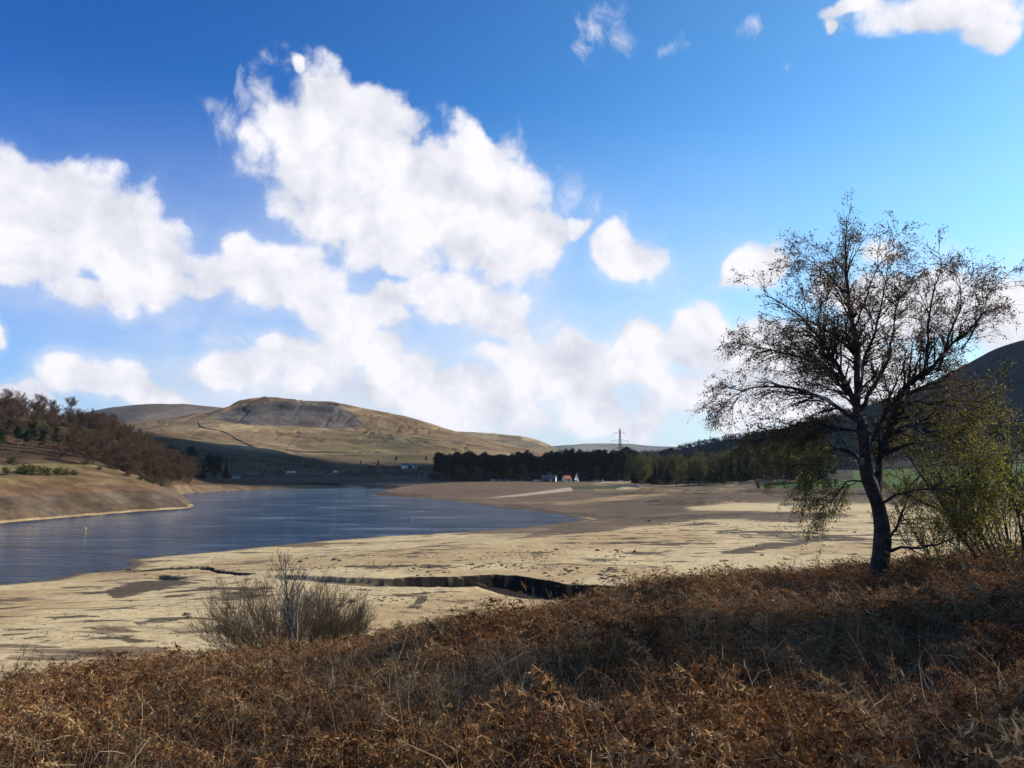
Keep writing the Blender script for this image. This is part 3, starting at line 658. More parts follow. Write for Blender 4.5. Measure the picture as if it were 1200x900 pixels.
def ptree(kind, seed):
    """a distant tree: Empty > trunk, crown; built once, about real size, base at the origin"""
    rg = np.random.default_rng(seed); e = empty(kind, (0, 0, -500)); tm = MB(); cm = MB(); tint = None
    if kind == 'pine_tree':
        h = 17; b = rg.normal(size=2) * .5
        pts = np.array([[0, 0, -1], [b[0] * .3, b[1] * .3, 6], [b[0], b[1], 12], [b[0] * .8, b[1], 16]]); tr = resample(pts, 7)[None]; rd = np.linspace(.28, .07, 7)[None]
        tm.tubes(tr, rd, 6); br, rb = spawn(rg, tr, rd, 20, .3, 3.6, 1.2, 4, up=.12); tm.tubes(br, rb, 4)
        bl = [(*(br[k_, -1] * .85 + tr[0, -2] * .15 + rg.normal(size=3) * .3)[:2], br[k_, -1, 2] + .3, 1.4 + rg.random() * .8, .8 + rg.random() * .6) for k_ in range(20)]
        bl += [(b[0] * .8, b[1], 15.8, 1.5, 1.5), (b[0], b[1], 13.2, 2.3, 1.5), (b[0] * .6, b[1] * .6, 10.4, 2.2, 1.3)]
        Q, tint = crown_blobs(rg, bl, 2200, .6); cm.quads(Q); mats = (m_pinebark, m_needle)
    elif kind == 'spruce_tree':
        tr = np.array([[[0, 0, -1], [0, 0, 8], [0, 0, 17.]]]); tm.tubes(tr, np.array([[.3, .2, .03]]), 6)
        n = 1700; z = 1.5 + 15.5 * rg.random(n) ** 1.3; a = rg.random(n) * 6.283; lay = .75 + .35 * np.sin(z * 4.2 + a * 2)
        rr = (17.2 - z) * .215 * lay * rg.random(n) ** .45
        c_ = np.stack([np.cos(a) * rr, np.sin(a) * rr, z - rr * .25], 1); u = norm(np.stack([np.cos(a), np.sin(a), -.5 + 0 * a], 1) + rg.normal(size=(n, 3)) * .3)
        v = norm(np.cross(u, rg.normal(size=(n, 3)))); s = (.5 + .5 * rg.random(n))[:, None]
        cm.quads(np.stack([c_ - u * s * .5, c_ + v * s * .3, c_ + u * s * .6, c_ - v * s * .3], 1)); tint = np.repeat(rg.random(n), 4); mats = (m_darkbark, m_spruce)
    else:
        h = 10.0; b = rg.normal(size=2) * .4
        tr = resample([[0, 0, -1], [b[0] * .3, b[1] * .3, 3], [b[0], b[1], 6], [b[0] * 1.2, b[1] * 1.1, 9]], 7)[None]; rd = np.linspace(.2, .05, 7)[None]
        tm.tubes(tr, rd, 5); b1, r1 = spawn(rg, tr, rd, 40, .1, 5.2, .95, 6, up=.25, rk=.6, taper=.62); tm.tubes(b1, r1, 4)
        b2, r2 = spawn(rg, b1, r1, 320, .2, 2.1, .7, 4, up=.2, rk=.6); cm.tubes(b2, np.maximum(r2, .02), 3); nb = 320 * 4 * 3
        if kind == 'bare_tree':
            b3, r3 = spawn(rg, b2, r2, 1800, .1, 1.1, .7, 3, up=.12); cm.tubes(b3, np.full(r3.shape, .018) * [1, .8, .4], 3); nb += 1800 * 9
            Q, _ = leaves(rg, b3, 3200, .26, .1, .14, .35); cm.quads(Q); tint = np.concatenate([np.full(nb, .3), np.repeat(rg.random(3200), 4)]); mats = (m_darkbark, m_twig)
        else:
            Q, _ = leaves(rg, b2, 3600, .32, .05, .30, .6); cm.quads(Q); tint = np.concatenate([np.full(nb, .1), np.repeat(rg.random(3600), 4)]); mats = (m_darkbark, m_olive)
    kid('trunk', tm.mesh('trunk', [mats[0]], True), e); kid('crown', cm.mesh('crown', [mats[1]], False, {'tint': tint}), e)
    e['proto'] = 1; return e
PROTO = {k_: [ptree(k_, 100 + 7 * j + len(k_)) for j in range(n_)] for k_, n_ in (('pine_tree', 4), ('spruce_tree', 2), ('bare_tree', 4), ('leafing_tree', 3))}
USED = set()
def plant(kind, loc, sc, label, cat, group):
    pr = PROTO[kind][rng.integers(len(PROTO[kind]))]
    if pr.name in USED: o_ = copy_tree(pr)
    else: o_ = pr; USED.add(pr.name)
    if 'proto' in o_: del o_['proto']
    o_.location = tuple(loc); o_.rotation_euler = (0, 0, rng.random() * 6.28)
    sx = sc * (.9 + .25 * rng.random()); o_.scale = (sx, sx, sc * (.92 + .2 * rng.random()))
    o_['label'] = label; o_['category'] = cat
    if group: o_['group'] = group
    return o_
def loftpick(Lf, pts, n, sep=0, back=False):
    """random points of a hill whose picture lies in an outline"""
    V_, pj, rj, ts = Lf; m = polysd(pj, rj, pts) > 0
    idx = np.flatnonzero(m.ravel()); Vf = V_.reshape(-1, 3)
    # weight by area of the cells
    d0 = np.linalg.norm(np.gradient(V_, axis=0), axis=2) * np.linalg.norm(np.gradient(V_, axis=1), axis=2)
    wv = d0.ravel()[idx]; out = []
    for _ in range(n * 30):
        if len(out) >= n: break
        q = Vf[rng.choice(idx, p=wv / wv.sum())] if False else Vf[idx[np.searchsorted(np.cumsum(wv) / wv.sum(), rng.random())]]
        if sep and out and np.min(np.linalg.norm(np.array(out)[:, :2] - q[:2], axis=1)) < sep: continue
        out.append(q)
    return out
LV = list(LOFT.values())   # 0 far moor, 1 far ridge, 2 pale hill, 3 quarry, 4 headland, 5 wooded, 6 right
def gz(x, y): return float(ground(np.array([float(x)]), np.array([float(y)]))[0])
def onground(px, rr):
    p = P(px, 547, rr); return np.array([p[0], p[1], gz(p[0], p[1])])

# pine wood on the far shore
PW = []
for _ in range(6000):
    if len(PW) >= 190: break
    px = 512 + 236 * rng.random(); rr = 572 + 130 * rng.random() ** 1.4
    if 615 < px < 712 and rr < 592: continue
    p = onground(px, rr)
    if PW and np.min(np.hypot(*(np.array(PW)[:, :2] - p[:2]).T)) < 5.2: continue
    PW.append(p)
    plant('pine_tree', p, (.95 + .25 * rng.random()) * (1.12 if px > 640 else 1.0), 'dark scots pine with a bare pinkish trunk in the wood behind the far shore', 'pine tree', 'pines in the far shore wood')
for px, rr in ((538, 566), (560, 568), (598, 569), (612, 570), (545, 573), (700, 571), (716, 573), (745, 566)):
    plant('leafing_tree', onground(px, rr), 1.05, 'olive green broadleaf tree at the front edge of the pine wood', 'tree', 'olive trees at the edge of the pine wood')
# mixed wood to the right of it
MX = []
for _ in range(6000):
    if len(MX) >= 120: break
    px = 738 + 240 * rng.random(); rr = 470 - (px - 740) * .12 + 140 * rng.random() ** 1.3
    p = onground(px, rr)
    if MX and np.min(np.hypot(*(np.array(MX)[:, :2] - p[:2]).T)) < 6.0: continue
    MX.append(p); q = rng.random()
    if q < .52: plant('leafing_tree', p, 1.35 + .4 * rng.random(), 'olive broadleaf tree in the mixed wood between pines and hill', 'tree', 'olive trees of the mixed wood')
    elif q < .70: plant('bare_tree', p, 1.2 + .4 * rng.random(), 'bare brown tree in the mixed wood between pines and hill', 'tree', 'bare trees of the mixed wood')
    else: plant('spruce_tree', p, .75 + .25 * rng.random(), 'dark spruce in the mixed wood between pines and hill', 'spruce', 'spruces of the mixed wood')
# low scrub along the foot of the mixed wood and the field
for _ in range(34):
    px = 760 + 470 * rng.random(); plant('leafing_tree', onground(px, 372 + 30 * rng.random() + (90 if px < 880 else 0)), .28 + .18 * rng.random(), 'low dark bush along the foot of the wood and the green field', 'bush', 'bushes along the field edge')
# wooded hill on the left
pts = [(-60,478),(30,482),(100,492),(150,515),(205,545),(235,566),(150,566),(118,548),(60,538),(60,522),(-60,520)]
for q in loftpick(LV[5], pts, 230, 4.3):
    plant('bare_tree', q, .95 + .4 * rng.random(), 'bare russet brown tree on the wooded hill above the headland', 'tree', 'bare trees on the left wooded hill')
for q in loftpick(LV[5], [(120,540),(160,535),(200,553),(232,569),(240,571),(160,572)], 44, 4.5):
    plant('bare_tree', q, .8 + .25 * rng.random(), 'pale brown bare tree near the water at the foot of the wooded hill', 'tree', 'bare trees at the foot of the left hill')
for px, row, rr, s_ in ((8,505,452,.5),(22,512,430,.52),(36,512,440,.55),(50,512,432,.5),(64,514,440,.5),(30,520,420,.45),(88,516,430,.4),(2,520,420,.5),(78,520,440,.42)):
    p = P(px, row + 14, rr); i_ = np.argmin(np.hypot(LV[5][0][..., 0] - p[0], LV[5][0][..., 1] - p[1])); q = LV[5][0].reshape(-1, 3)[i_]
    plant('pine_tree', q, s_ * 1.2, 'dark evergreen among bare trees on the left hill', 'evergreen tree', 'evergreens on the left wooded hill')
# shaded slope across the water
for px, row, rr, s_ in ((172,520,700,.8),(180,522,690,.75),(190,520,700,.7),(200,521,700,.7),(212,522,710,.75),(225,521,700,1.0),(231,522,690,.95),(238,526,690,.7),(247,524,700,.85),(254,525,690,.85),(160,522,690,.7),(265,531,700,.7)):
    p = P(px, row + 16, rr); i_ = np.argmin(np.hypot(LV[3][0][..., 0] - p[0], LV[3][0][..., 1] - p[1])); q = LV[3][0].reshape(-1, 3)[i_].copy(); 
    plant('pine_tree' if rng.random() < .6 else 'spruce_tree', q, s_ * 1.5, 'black looking conifer on the shaded slope below the quarry', 'conifer', 'conifers on the shaded slope')
for q in loftpick(LV[3], [(400,541),(530,541),(560,548),(520,553),(430,549)], 40, 8):
    plant('pine_tree', q, .42 + .15 * rng.random(), 'small green conifer in the belt left of the pine wood', 'conifer', 'small conifers left of the pine wood')
# gorse clumps on the headland turf
for px, rr, s_ in ((6,300,.36),(24,306,.40),(31,309,.42),(39,307,.44),(47,310,.42),(56,311,.38),(70,314,.38),(78,316,.36),(86,318,.30),(12,330,.4),(118,345,.26),(100,352,.3),(150,350,.28),(166,338,.30),(174,340,.34),(182,341,.3),(190,338,.24)):
    p = P(px, 550, rr); V_ = LV[4][0]; i_ = np.argmin(np.hypot(V_[..., 0] - p[0], V_[..., 1] - p[1])); q = V_.reshape(-1, 3)[i_].copy()
    o_ = plant('leafing_tree', q - np.array([0, 0, .6]), s_, 'low dark green gorse bush on the grassy headland', 'bush', 'gorse on the headland'); o_.scale = (s_ * 1.6, s_ * 1.3, s_ * .8)

# woods too far to count: one object each
def forest(name, pick, hmin, hmax, wide, per, m_, seed, lab, cone=False):
    rg = np.random.default_rng(seed); pick = np.array(pick); n = len(pick); h = hmin + (hmax - hmin) * rg.random(n)
    k_ = np.repeat(np.arange(n), per); d = norm(rg.normal(size=(n * per, 3))); u = rg.random(n * per)
    if cone: z = u; rad = (1.02 - z) * wide * .5 * (.6 + .4 * rg.random(n * per)); off_ = np.stack([d[:, 0] * rad, d[:, 1] * rad, z], 1) * h[k_][:, None]; 
    else: off_ = (d * (rg.random(n * per) ** .4)[:, None] * (wide * .5, wide * .5, .42) + (0, 0, .55)) * h[k_][:, None]
    c_ = pick[k_] + off_; s = (h[k_] * (.10 if cone else .085) * (.6 + .8 * rg.random(n * per)))[:, None]
    uu = norm(rg.normal(size=c_.shape)); vv = norm(np.cross(uu, rg.normal(size=c_.shape)))
    m = MB(); m.quads(np.stack([c_ - uu * s, c_ + vv * s * .7, c_ + uu * s, c_ - vv * s * .7], 1))
    obj(name, m.mesh(name, [m_], False, {'tint': np.repeat(np.clip(rg.random(n)[k_] * .8 + rg.random(n * per) * .2, 0, 1), 4)}), kind='stuff', label=lab)
m_wood = foliage('hill_wood', [(0, (.048, .038, .028)), (.5, (.07, .052, .036)), (1, (.055, .058, .03))], transl=.1)
m_scrub = foliage('slope_scrub', [(0, (.03, .024, .018)), (.5, (.16, .095, .06)), (1, (.19, .15, .08))], transl=.1)
m_plant = foliage('plantation', [(0, (.016, .027, .021)), (1, (.03, .042, .026))], transl=.05)
forest('hillside_wood', loftpick(LV[6], [(740,525),(780,518),(880,500),(930,492),(1000,478),(1050,470),(1100,490),(1260,500),(1260,540),(1100,548),(960,556),(740,556)], 4200), 6, 12, .95, 46, m_wood, 5, 'dense bare woodland covering the lower right hillside')
forest('conifer_plantation', loftpick(LV[2], [(527,511.5),(545,512.5),(575,518),(600,525),(604,532),(585,530),(560,523),(527,516)], 800), 10, 14, .5, 12, m_plant, 6, 'dark strip of conifer plantation on the pale hill', True)
forest('conifer_plantation', loftpick(LV[2], [(604,532),(612,524),(622,524),(640,535),(660,525),(668,534),(700,540),(600,541)], 420), 10, 14, .5, 12, m_plant, 7, 'dark conifer plantation at the foot of the pale hill', True)
forest('scrub_wood', loftpick(LV[3], [(60,508),(160,518),(240,528),(300,540),(420,550),(520,552),(560,560),(300,563),(60,563)], 1700), 4, 9, 1.1, 44, m_scrub, 8, 'dark scrubby woodland over the shaded slope across the water')
forest('undergrowth', [onground(505 + 245 * a_, 600 + 110 * b_) for a_, b_ in rng.random((420, 2))], 2.5, 6, 1.3, 46, m_wood, 9, 'dark undergrowth below the trunks of the pine wood')
# clouds added out of view to shade the far slope and the right hill
m_cloud, t, b, o = mat('shade_cloud_white', 1, 0); b.inputs['Base Color'].default_value = (.9, .9, .9, 1)
def shade_cloud(T, rx, ry, alt, seed):
    k_ = (alt - T[2]) / sdir.z; c_ = np.array(T, float) + np.array(sdir) * k_
    u, v = np.meshgrid(np.linspace(0, 2 * math.pi, 97)[:-1], np.linspace(-1, 1, 50)); ph = np.arcsin(v)
    d = np.stack([np.cos(ph) * np.cos(u), np.cos(ph) * np.sin(u), np.sin(ph)], -1)
    f = 1 + .8 * fbm(d[..., 0] * 2 + d[..., 2], d[..., 1] * 2 - d[..., 2], .7, 5, seed)
    q = d * f[..., None] * (rx, ry, min(rx, ry) * .35); q[..., 2] = np.maximum(q[..., 2], -min(rx, ry) * .1); q = q + c_
    i = np.arange(49)[:, None] * 96; k = np.arange(96)[None]; k2 = (k + 1) % 96
    obj('shade_cloud', mesh_np('shade_cloud', q.reshape(-1, 3), np.stack([i + k, i + k2, i + 96 + k2, i + 96 + k], -1).reshape(-1, 4), [m_cloud], None, True), kind='structure')
shade_cloud((-300, 830, 20), 520, 300, 1500, 3)
shade_cloud((1000, 1300, 200), 620, 620, 1800, 4)
#PART3

# ------------------------------------------------------------------ dead bracken on the near slope: one uncountable mass
m_brk = foliage('dead_bracken', [(0, (.04, .019, .010)), (.35, (.15, .062, .022)), (.7, (.31, .145, .048)), (1, (.50, .32, .15))], transl=.22, rough=.75)
m_straw = foliage('bracken_stalk', [(0, (.13, .075, .035)), (.6, (.29, .19, .095)), (1, (.50, .40, .25))], transl=.05, rough=.6)
def frond(rg, npin, nleaf, wide):
    """a collapsed, curled frond as triangles, about 0.8 m long, base at the origin"""
    m = []; Lr = .8; n = 9; a = rg.random() * .5 + .55; s = np.linspace(0, 1, n); bend = 1.0 + 1.6 * rg.random()
    th = 1.25 - bend * s ** 1.1 * 1.15; x = np.concatenate([[0], np.cumsum(np.cos(th[1:]))]) * Lr / (n - 1); z = np.concatenate([[0], np.cumsum(np.sin(th[1:]))]) * Lr / (n - 1)
    y = np.cumsum(rg.normal(size=n) * .012); sp_ = np.stack([x, y, z], 1)
    def ribbon(p, w_, out):
        t_ = norm(np.gradient(p, axis=0)); sd_ = norm(np.cross(t_, rg.normal(size=3))) * np.asarray(w_)[:, None]
        for k in range(len(p) - 1):
            out.append([p[k] - sd_[k], p[k] + sd_[k], p[k + 1] + sd_[k + 1]]); out.append([p[k] - sd_[k], p[k + 1] + sd_[k + 1], p[k + 1] - sd_[k + 1]])
    T_ = []; st = []
    ribbon(sp_, np.linspace(.0035, .0015, n), st)
    for k in range(npin):
        tt = .22 + .76 * (k // 2) / (npin / 2); side = 1 if k % 2 else -1
        fi = tt * (n - 1); i_ = min(int(fi), n - 2); p0 = sp_[i_] + (sp_[i_ + 1] - sp_[i_]) * (fi - i_); l = .26 * (1 - tt * .8) * (.6 + .6 * rg.random())
        d = norm(np.array([.45, side, rg.normal() * .5]) + rg.normal(size=3) * .25); q = np.linspace(0, 1, 5)[:, None]
        cv = np.array([rg.normal() * .5, rg.normal() * .3, -.9 - .6 * rg.random()]); pp = p0 + d * l * q + cv * l * .55 * q ** 2
        ribbon(pp, np.linspace(.0022, .001, 5) * wide, T_)
        for j in range(nleaf):
            u = (j + .5 + .4 * rg.normal()) / nleaf; u = min(max(u, 0), .98); fi = u * 4; i2 = min(int(fi), 3); c_ = pp[i2] + (pp[i2 + 1] - pp[i2]) * (fi - i2)
            dd = norm(rg.normal(size=3) + d * .5) * (.062 * (1 - u * .6)) * (.6 + .7 * rg.random()); w_ = norm(np.cross(dd, rg.normal(size=3))) * .0078 * wide * (1 - .4 * u)
            T_.append([c_ - w_, c_ + w_, c_ + dd])
    return np.array(st), np.array(T_)
def carpet(nm, protos, pos, rz, tilt, sc, hues, mats_, seed):
    rg = np.random.default_rng(seed); Vs, Ts, Ms = [], [], []
    which = rg.integers(0, len(protos), len(pos))
    for k, (st, lf) in enumerate(protos):
        sel = np.flatnonzero(which == k)
        if not len(sel): continue
        tri = np.concatenate([st, lf]); v = tri.reshape(-1, 3); N = len(sel)
        cz, sz = np.cos(rz[sel])[:, None], np.sin(rz[sel])[:, None]; ct, stl = np.cos(tilt[sel])[:, None], np.sin(tilt[sel])[:, None]
        x, y, z = v[:, 0][None], v[:, 1][None], v[:, 2][None]
        x, z = x * ct + z * stl, -x * stl + z * ct
        w_ = np.stack([x * cz - y * sz, x * sz + y * cz, z + 0 * cz], -1) * sc[sel][:, None, None] + pos[sel][:, None]
        Vs.append(w_.reshape(-1, 3).astype(np.float32))
        tl = np.concatenate([np.full(len(st) * 3, .22), np.full(len(lf) * 3, 0.)])
        hh = hues[sel][:, None] + np.repeat(rg.normal(size=(N, len(v) // 3)) * .13, 3, axis=1)
        Ts.append(np.clip(hh + tl[None], 0, 1).ravel())
    V_ = np.concatenate(Vs); n = len(V_) // 3
    return V_, np.arange(n * 3).reshape(n, 3), np.concatenate(Ts)
rb = np.random.default_rng(21)
def scatter(n, r0, r1, pw, a0=-R(38), a1=R(39)):
    r = r0 * (r1 / r0) ** (rb.random(n) ** pw); a = a0 + (a1 - a0) * rb.random(n); return np.sin(a) * r, np.cos(a) * r
def brk_pos(n, r0, r1, pw, thr=.15):
    x, y = scatter(n, r0, r1, pw); z, sd_, nb, _ = ground(x, y, True)
    edge = fbm(x, y, 2.5, 3, 71) * 2.5; m = nb + edge > thr + 1.2 * (rb.random(n) - .5)
    return x[m], y[m], z[m], nb[m]
def clumpy(x, y): return np.clip(.5 + fbm(x, y, 1.5, 3, 73) * 1.6, .0, 1)
parts_v, parts_f, parts_t = [], [], []; off_ = 0
hi = [frond(rb, 20, 8, 1.0) for _ in range(10)]; mid = [frond(rb, 14, 4, 1.7) for _ in range(8)]; lo = [frond(rb, 10, 2, 3.0) for _ in range(8)]
for protos, n, r0, r1, pw, s0 in ((hi, 11500, 2.6, 11, .58, .76), (mid, 24000, 8.5, 22, .62, .78), (lo, 40000, 18, 66, .7, .80)):
    x, y, z, nb = brk_pos(n, r0, r1, pw); cl = clumpy(x, y)
    keep = rb.random(len(x)) < .55 + .8 * cl; x, y, z, nb, cl = x[keep], y[keep], z[keep], nb[keep], cl[keep]
    N = len(x); lie = fbm(x, y, 3.0, 2, 75) * 5 + 2.6
    pos = np.stack([x, y, z - .05 + .10 * cl * rb.random(N) - .04], 1)
    hue = np.clip(.52 + .24 * rb.normal(size=N) + .5 * fbm(x, y, 4, 3, 77) - .10 * sst(x, 2, 12), .02, .92)
    v, f, tt = carpet('b', protos, pos, lie + rb.normal(size=N) * 1.1, rb.normal(size=N) * .42 + .12, s0 * (.5 + .85 * cl) * (.75 + .5 * rb.random(N)), hue, None, 5)
    parts_v.append(v); parts_f.append(f + off_); parts_t.append(tt); off_ += len(v)
obj('dead_bracken', mesh_np('dead_bracken', np.concatenate(parts_v), np.concatenate(parts_f), [m_brk], {'tint': np.concatenate(parts_t)}), kind='stuff', label='rust brown collapsed bracken covering the near slope')
# pale broken stalks standing and lying in it
sm = MB(); tint = []
for n, r0, r1, rad, k_ in ((1100, 2.8, 10, .0024, 1.0), (2800, 8, 24, .0032, 1.0), (3600, 18, 60, .006, 1.0)):
    x, y, z, nb = brk_pos(n, r0, r1, .65, .3); N = len(x); cl = clumpy(x, y); l = .12 + .34 * rb.random(N) ** 1.8
    ly = rb.random(N); up_ = np.where(ly < .5, 2.2, .25)
    d = norm(np.stack([rb.normal(size=N) - .3, rb.normal(size=N) * .8, up_ + .3 * rb.normal(size=N)], 1)); kink = norm(np.stack([rb.normal(size=N), rb.normal(size=N), -.1 + .5 * rb.normal(size=N)], 1))
    d2 = norm(d + kink * (rb.random(N)[:, None] < .45) * 1.4); p0 = np.stack([x, y, z + np.where(ly < .5, 0, .22 + .2 * rb.random(N))], 1); p1 = p0 + d * (l * .6)[:, None]; p2 = p1 + d2 * (l * .5)[:, None]
    pm = (p0 + p1) / 2 + rb.normal(size=(N, 3)) * .008; rr = rad * (.6 + .8 * rb.random(N)); thick = rb.random(N) < .04; rr = np.where(thick, rr * 1.8, rr); l = l * np.where(thick, 1.5, 1)
    sm.tubes(np.stack([p0, pm, p1, p2], 1), rr[:, None] * np.array([[1, .95, .85, .5]]), 3); h_ = np.clip(.42 + .28 * rb.normal(size=N), 0, 1); tint.append(np.repeat(h_, 12))
# fine tangle of dry grass blades
for n, r0, r1, wd in ((22000, 2.8, 12, .0019), (22000, 9, 50, .0038)):
    x, y, z, nb = brk_pos(n, r0, r1, .65, -.1); N = len(x); l = .16 + .34 * rb.random(N); d = norm(np.stack([rb.normal(size=N), rb.normal(size=N), 1.0 + .6 * rb.normal(size=N)], 1)); p0 = np.stack([x, y, z + .12 * rb.random(N)], 1)
    cv = norm(rb.normal(size=(N, 3)) + (0, 0, -.8)); q = np.linspace(0, 1, 4)[None, :, None]; pp = p0[:, None] + d[:, None] * q * l[:, None, None] + cv[:, None] * l[:, None, None] * .6 * q ** 2
    sm.tubes(pp, wd * np.array([[1, .9, .7, .3]]).repeat(N, 0), 3); tint.append(np.repeat(np.clip(.42 + .22 * rb.normal(size=N), 0, 1), 12))
obj('dry_stalks', sm.mesh('dry_stalks', [m_straw], False, {'tint': np.concatenate(tint)}), kind='stuff', label='pale broken bracken stalks and dry grass in the near slope')

# ------------------------------------------------------------------ the birch
m_birch, t, b, o = mat('birch_bark', .85, .2)
co = t.n('ShaderNodeTexCoord').outputs['Object']; gm = t.n('ShaderNodeNewGeometry').outputs['Position']
na_ = t.noise(co, 5, 6, .65); bands = t.noise(t.n('ShaderNodeVectorMath', {0: co, 1: (2.2, 2.2, 9)}, operation='MULTIPLY').outputs[0], 2.2, 5, .6)
zz = t.n('ShaderNodeSeparateXYZ', {0: co}).outputs[2]
wh = t.m('MULTIPLY', t.ss(t.noise(co, 1.7, 7, .7, 1.5), .57, .61), t.ss(zz, 1.6, 3.4, .05, 1.0))
rad_a = t.n('ShaderNodeAttribute', attribute_name='thick').outputs['Fac']
wh = t.m('MULTIPLY', wh, t.ss(rad_a, .012, .035))
c = t.mix(wh, t.mix(t.ss(na_, .35, .65), (.028, .022, .018, 1), (.075, .06, .048, 1)), (.50, .46, .42, 1)); L(t, c, b.inputs['Base Color'])
bp = t.n('ShaderNodeBump', {'Strength': .9, 'Distance': .03, 'Height': t.m('ADD', na_, t.m('MULTIPLY', bands, .6))}); L(t, bp.outputs[0], b.inputs['Normal'])
m_bleaf = foliage('birch_leaves', [(0, (.085, .05, .032)), (.4, (.13, .09, .035)), (.62, (.18, .16, .03)), (1, (.30, .27, .035))], transl=.55, rough=.55)
TR = 18.0
def limb(pts, r0, r1, n, dep=0., d1=0.):
    q = np.array([[*p_] for p_ in pts], float); k_ = np.linspace(0, 1, len(q)); w3 = P(q[:, 0], q[:, 1], TR + dep + d1 * k_); out = resample(w3, n)
    return out, r0 + (r1 - r0) * np.linspace(0, 1, n) ** .8
LB = [ # trunk, then limbs as in the photograph
 limb([(1026,694),(1028,672),(1033,652),(1036,632),(1033,610),(1030,590),(1021,570),(1012,552),(1012,535),(1014,518),(1010,498),(1003,473)], .27, .13, 16),
 limb([(1003,473),(1005,440),(1009,400),(1004,360),(1001,320),(1003,280),(1001,255),(1004,236)], .115, .012, 14, 0, .3),
 limb([(1010,496),(998,462),(992,440),(978,415),(964,392),(948,368),(930,350),(905,335)], .10, .012, 14, 0, -1.2),
 limb([(1006,484),(994,455),(975,436),(950,424),(920,414),(890,405),(868,402)], .075, .01, 14, 0, .9),
 limb([(1008,492),(985,478),(962,470),(927,457),(890,452),(860,465),(842,478)], .08, .009, 14, 0, .2),
 limb([(1012,506),(990,500),(962,492),(935,494),(905,505),(885,520)], .05, .008, 14, 0, -1.5),
 limb([(1008,480),(1018,462),(1033,431),(1046,411),(1050,390),(1055,360),(1064,328)], .075, .012, 14, 0, .8),
 limb([(1003,470),(1012,440),(1013,413),(1023,390),(1030,360),(1036,330),(1040,300)], .06, .01, 14, 0, -1.0),
 limb([(1027,575),(1030,553),(1033,535),(1041,518),(1050,497),(1052,475),(1063,458),(1087,440),(1111,426),(1133,402),(1156,382),(1172,372),(1186,352)], .15, .012, 18, .1, .6),
 limb([(1087,440),(1088,413),(1084,387),(1092,360),(1102,330),(1112,305)], .05, .01, 12, .5, -.6),
 limb([(1105,429),(1118,396),(1130,365),(1132,335),(1127,305)], .045, .009, 12, .55, .7),
 limb([(1134,402),(1150,385),(1162,362),(1166,335),(1168,316)], .03, .008, 10, .6, -.3),
 limb([(1014,520),(1028,512),(1040,500),(1046,480),(1060,455),(1075,430),(1078,400)], .06, .01, 14, .0, 1.4),
 limb([(1012,545),(998,528),(975,525),(955,536),(935,552),(922,570)], .045, .008, 12, 0, -1.0),
 limb([(1018,566),(1002,562),(986,570),(968,588),(955,602)], .03, .006, 10, 0, -1.2),
 limb([(1046,505),(1062,497),(1082,499),(1105,508),(1130,516),(1150,532)], .05, .008, 12, .2, -1.0),
 limb([(1032,590),(1048,582),(1075,578),(1105,574),(1135,578),(1160,590)], .045, .007, 12, .1, -1.2),
 limb([(1035,640),(1050,622),(1060,598),(1072,582),(1090,560)], .05, .008, 12, .1, .6),
 limb([(1036,645),(1054,645),(1082,648),(1100,638),(1126,632),(1145,622)], .05, .007, 12, .1, -1.3),
 limb([(1050,475),(1075,470),(1100,466),(1130,470),(1160,482)], .045, .007, 12, .3, .9),
 limb([(1003,465),(980,452),(960,400),(955,360),(968,325),(975,300)], .05, .01, 14, 0, 1.6),
 limb([(1004,360),(985,330),(965,305),(945,290),(932,282)], .03, .006, 10, .1, .2),
 limb([(1004,345),(1020,315),(1035,290),(1046,268)], .025, .006, 10, .1, -.2),
]
rt_ = np.random.default_rng(5); base_b = P(1027, 690, TR); bz = gz(base_b[0], base_b[1])
birch = empty('birch_tree', (base_b[0], base_b[1], bz), label='dark leaning birch with spreading crown on the near bracken slope', category='birch tree')
SH = np.array([base_b[0], base_b[1], bz]); dz_ = bz - base_b[2] + .0
tm = MB(); th = []
for j, (p_, r_) in enumerate(LB):
    p_ = p_ - SH; p_[:, 2] = np.where(p_[:, 2] > 2.5, 2.5 + (p_[:, 2] - 2.5) * .955, p_[:, 2]); p_[:, 0] *= np.where(p_[:, 2] > 2.5, np.where(p_[:, 0] > 0, .93, .97), 1); r_ = r_ * (.73 if j == 0 else .72)
    if j == 0: p_[0, 2] -= .5; r_ = r_.copy(); r_[0] *= 1.35; r_[1] *= 1.1
    r_ = r_ * (1 + .08 * rt_.normal(size=len(r_))); sd_ = 12 if j == 0 else 7
    if j and len(p_) > 4: p_[2:] += np.cumsum(rt_.normal(size=(len(p_) - 2, 3)) * .03, axis=0)
    LB[j] = (p_, r_); tm.tubes(p_[None], r_[None], sd_); th.append(np.repeat(r_, sd_))
kid('trunk', tm.mesh('trunk', [m_birch], True, {'thick': np.concatenate(th)}), birch)
LBp = [resample(p_, 12)[None] for p_, _ in LB[1:]]; LBr = [np.interp(np.linspace(0, 1, 12), np.linspace(0, 1, len(r_)), r_)[None] for _, r_ in LB[1:]]
LP, LR = np.concatenate(LBp), np.concatenate(LBr)
CENT = (np.mean(LP[:, :, 0]), np.mean(LP[:, :, 1]), 4.)
b1, q1 = spawn(rt_, LP, LR, 300, .10, 1.5, .75, 8, up=.18, grav=.10, rk=.55, tip=.3, wob=.14, taper=.72, outward=.3)
b2, q2 = spawn(rt_, np.concatenate([b1, np.stack([resample(p_, 8) for p_ in LP])]), np.concatenate([q1, np.stack([np.interp(np.linspace(0, 1, 8), np.linspace(0, 1, 12), r_) for r_ in LR])]), 2300, .12, .72, .7, 6, up=.05, grav=.35, rk=.5, tip=.3, wob=.14, taper=.45, outward=.25)
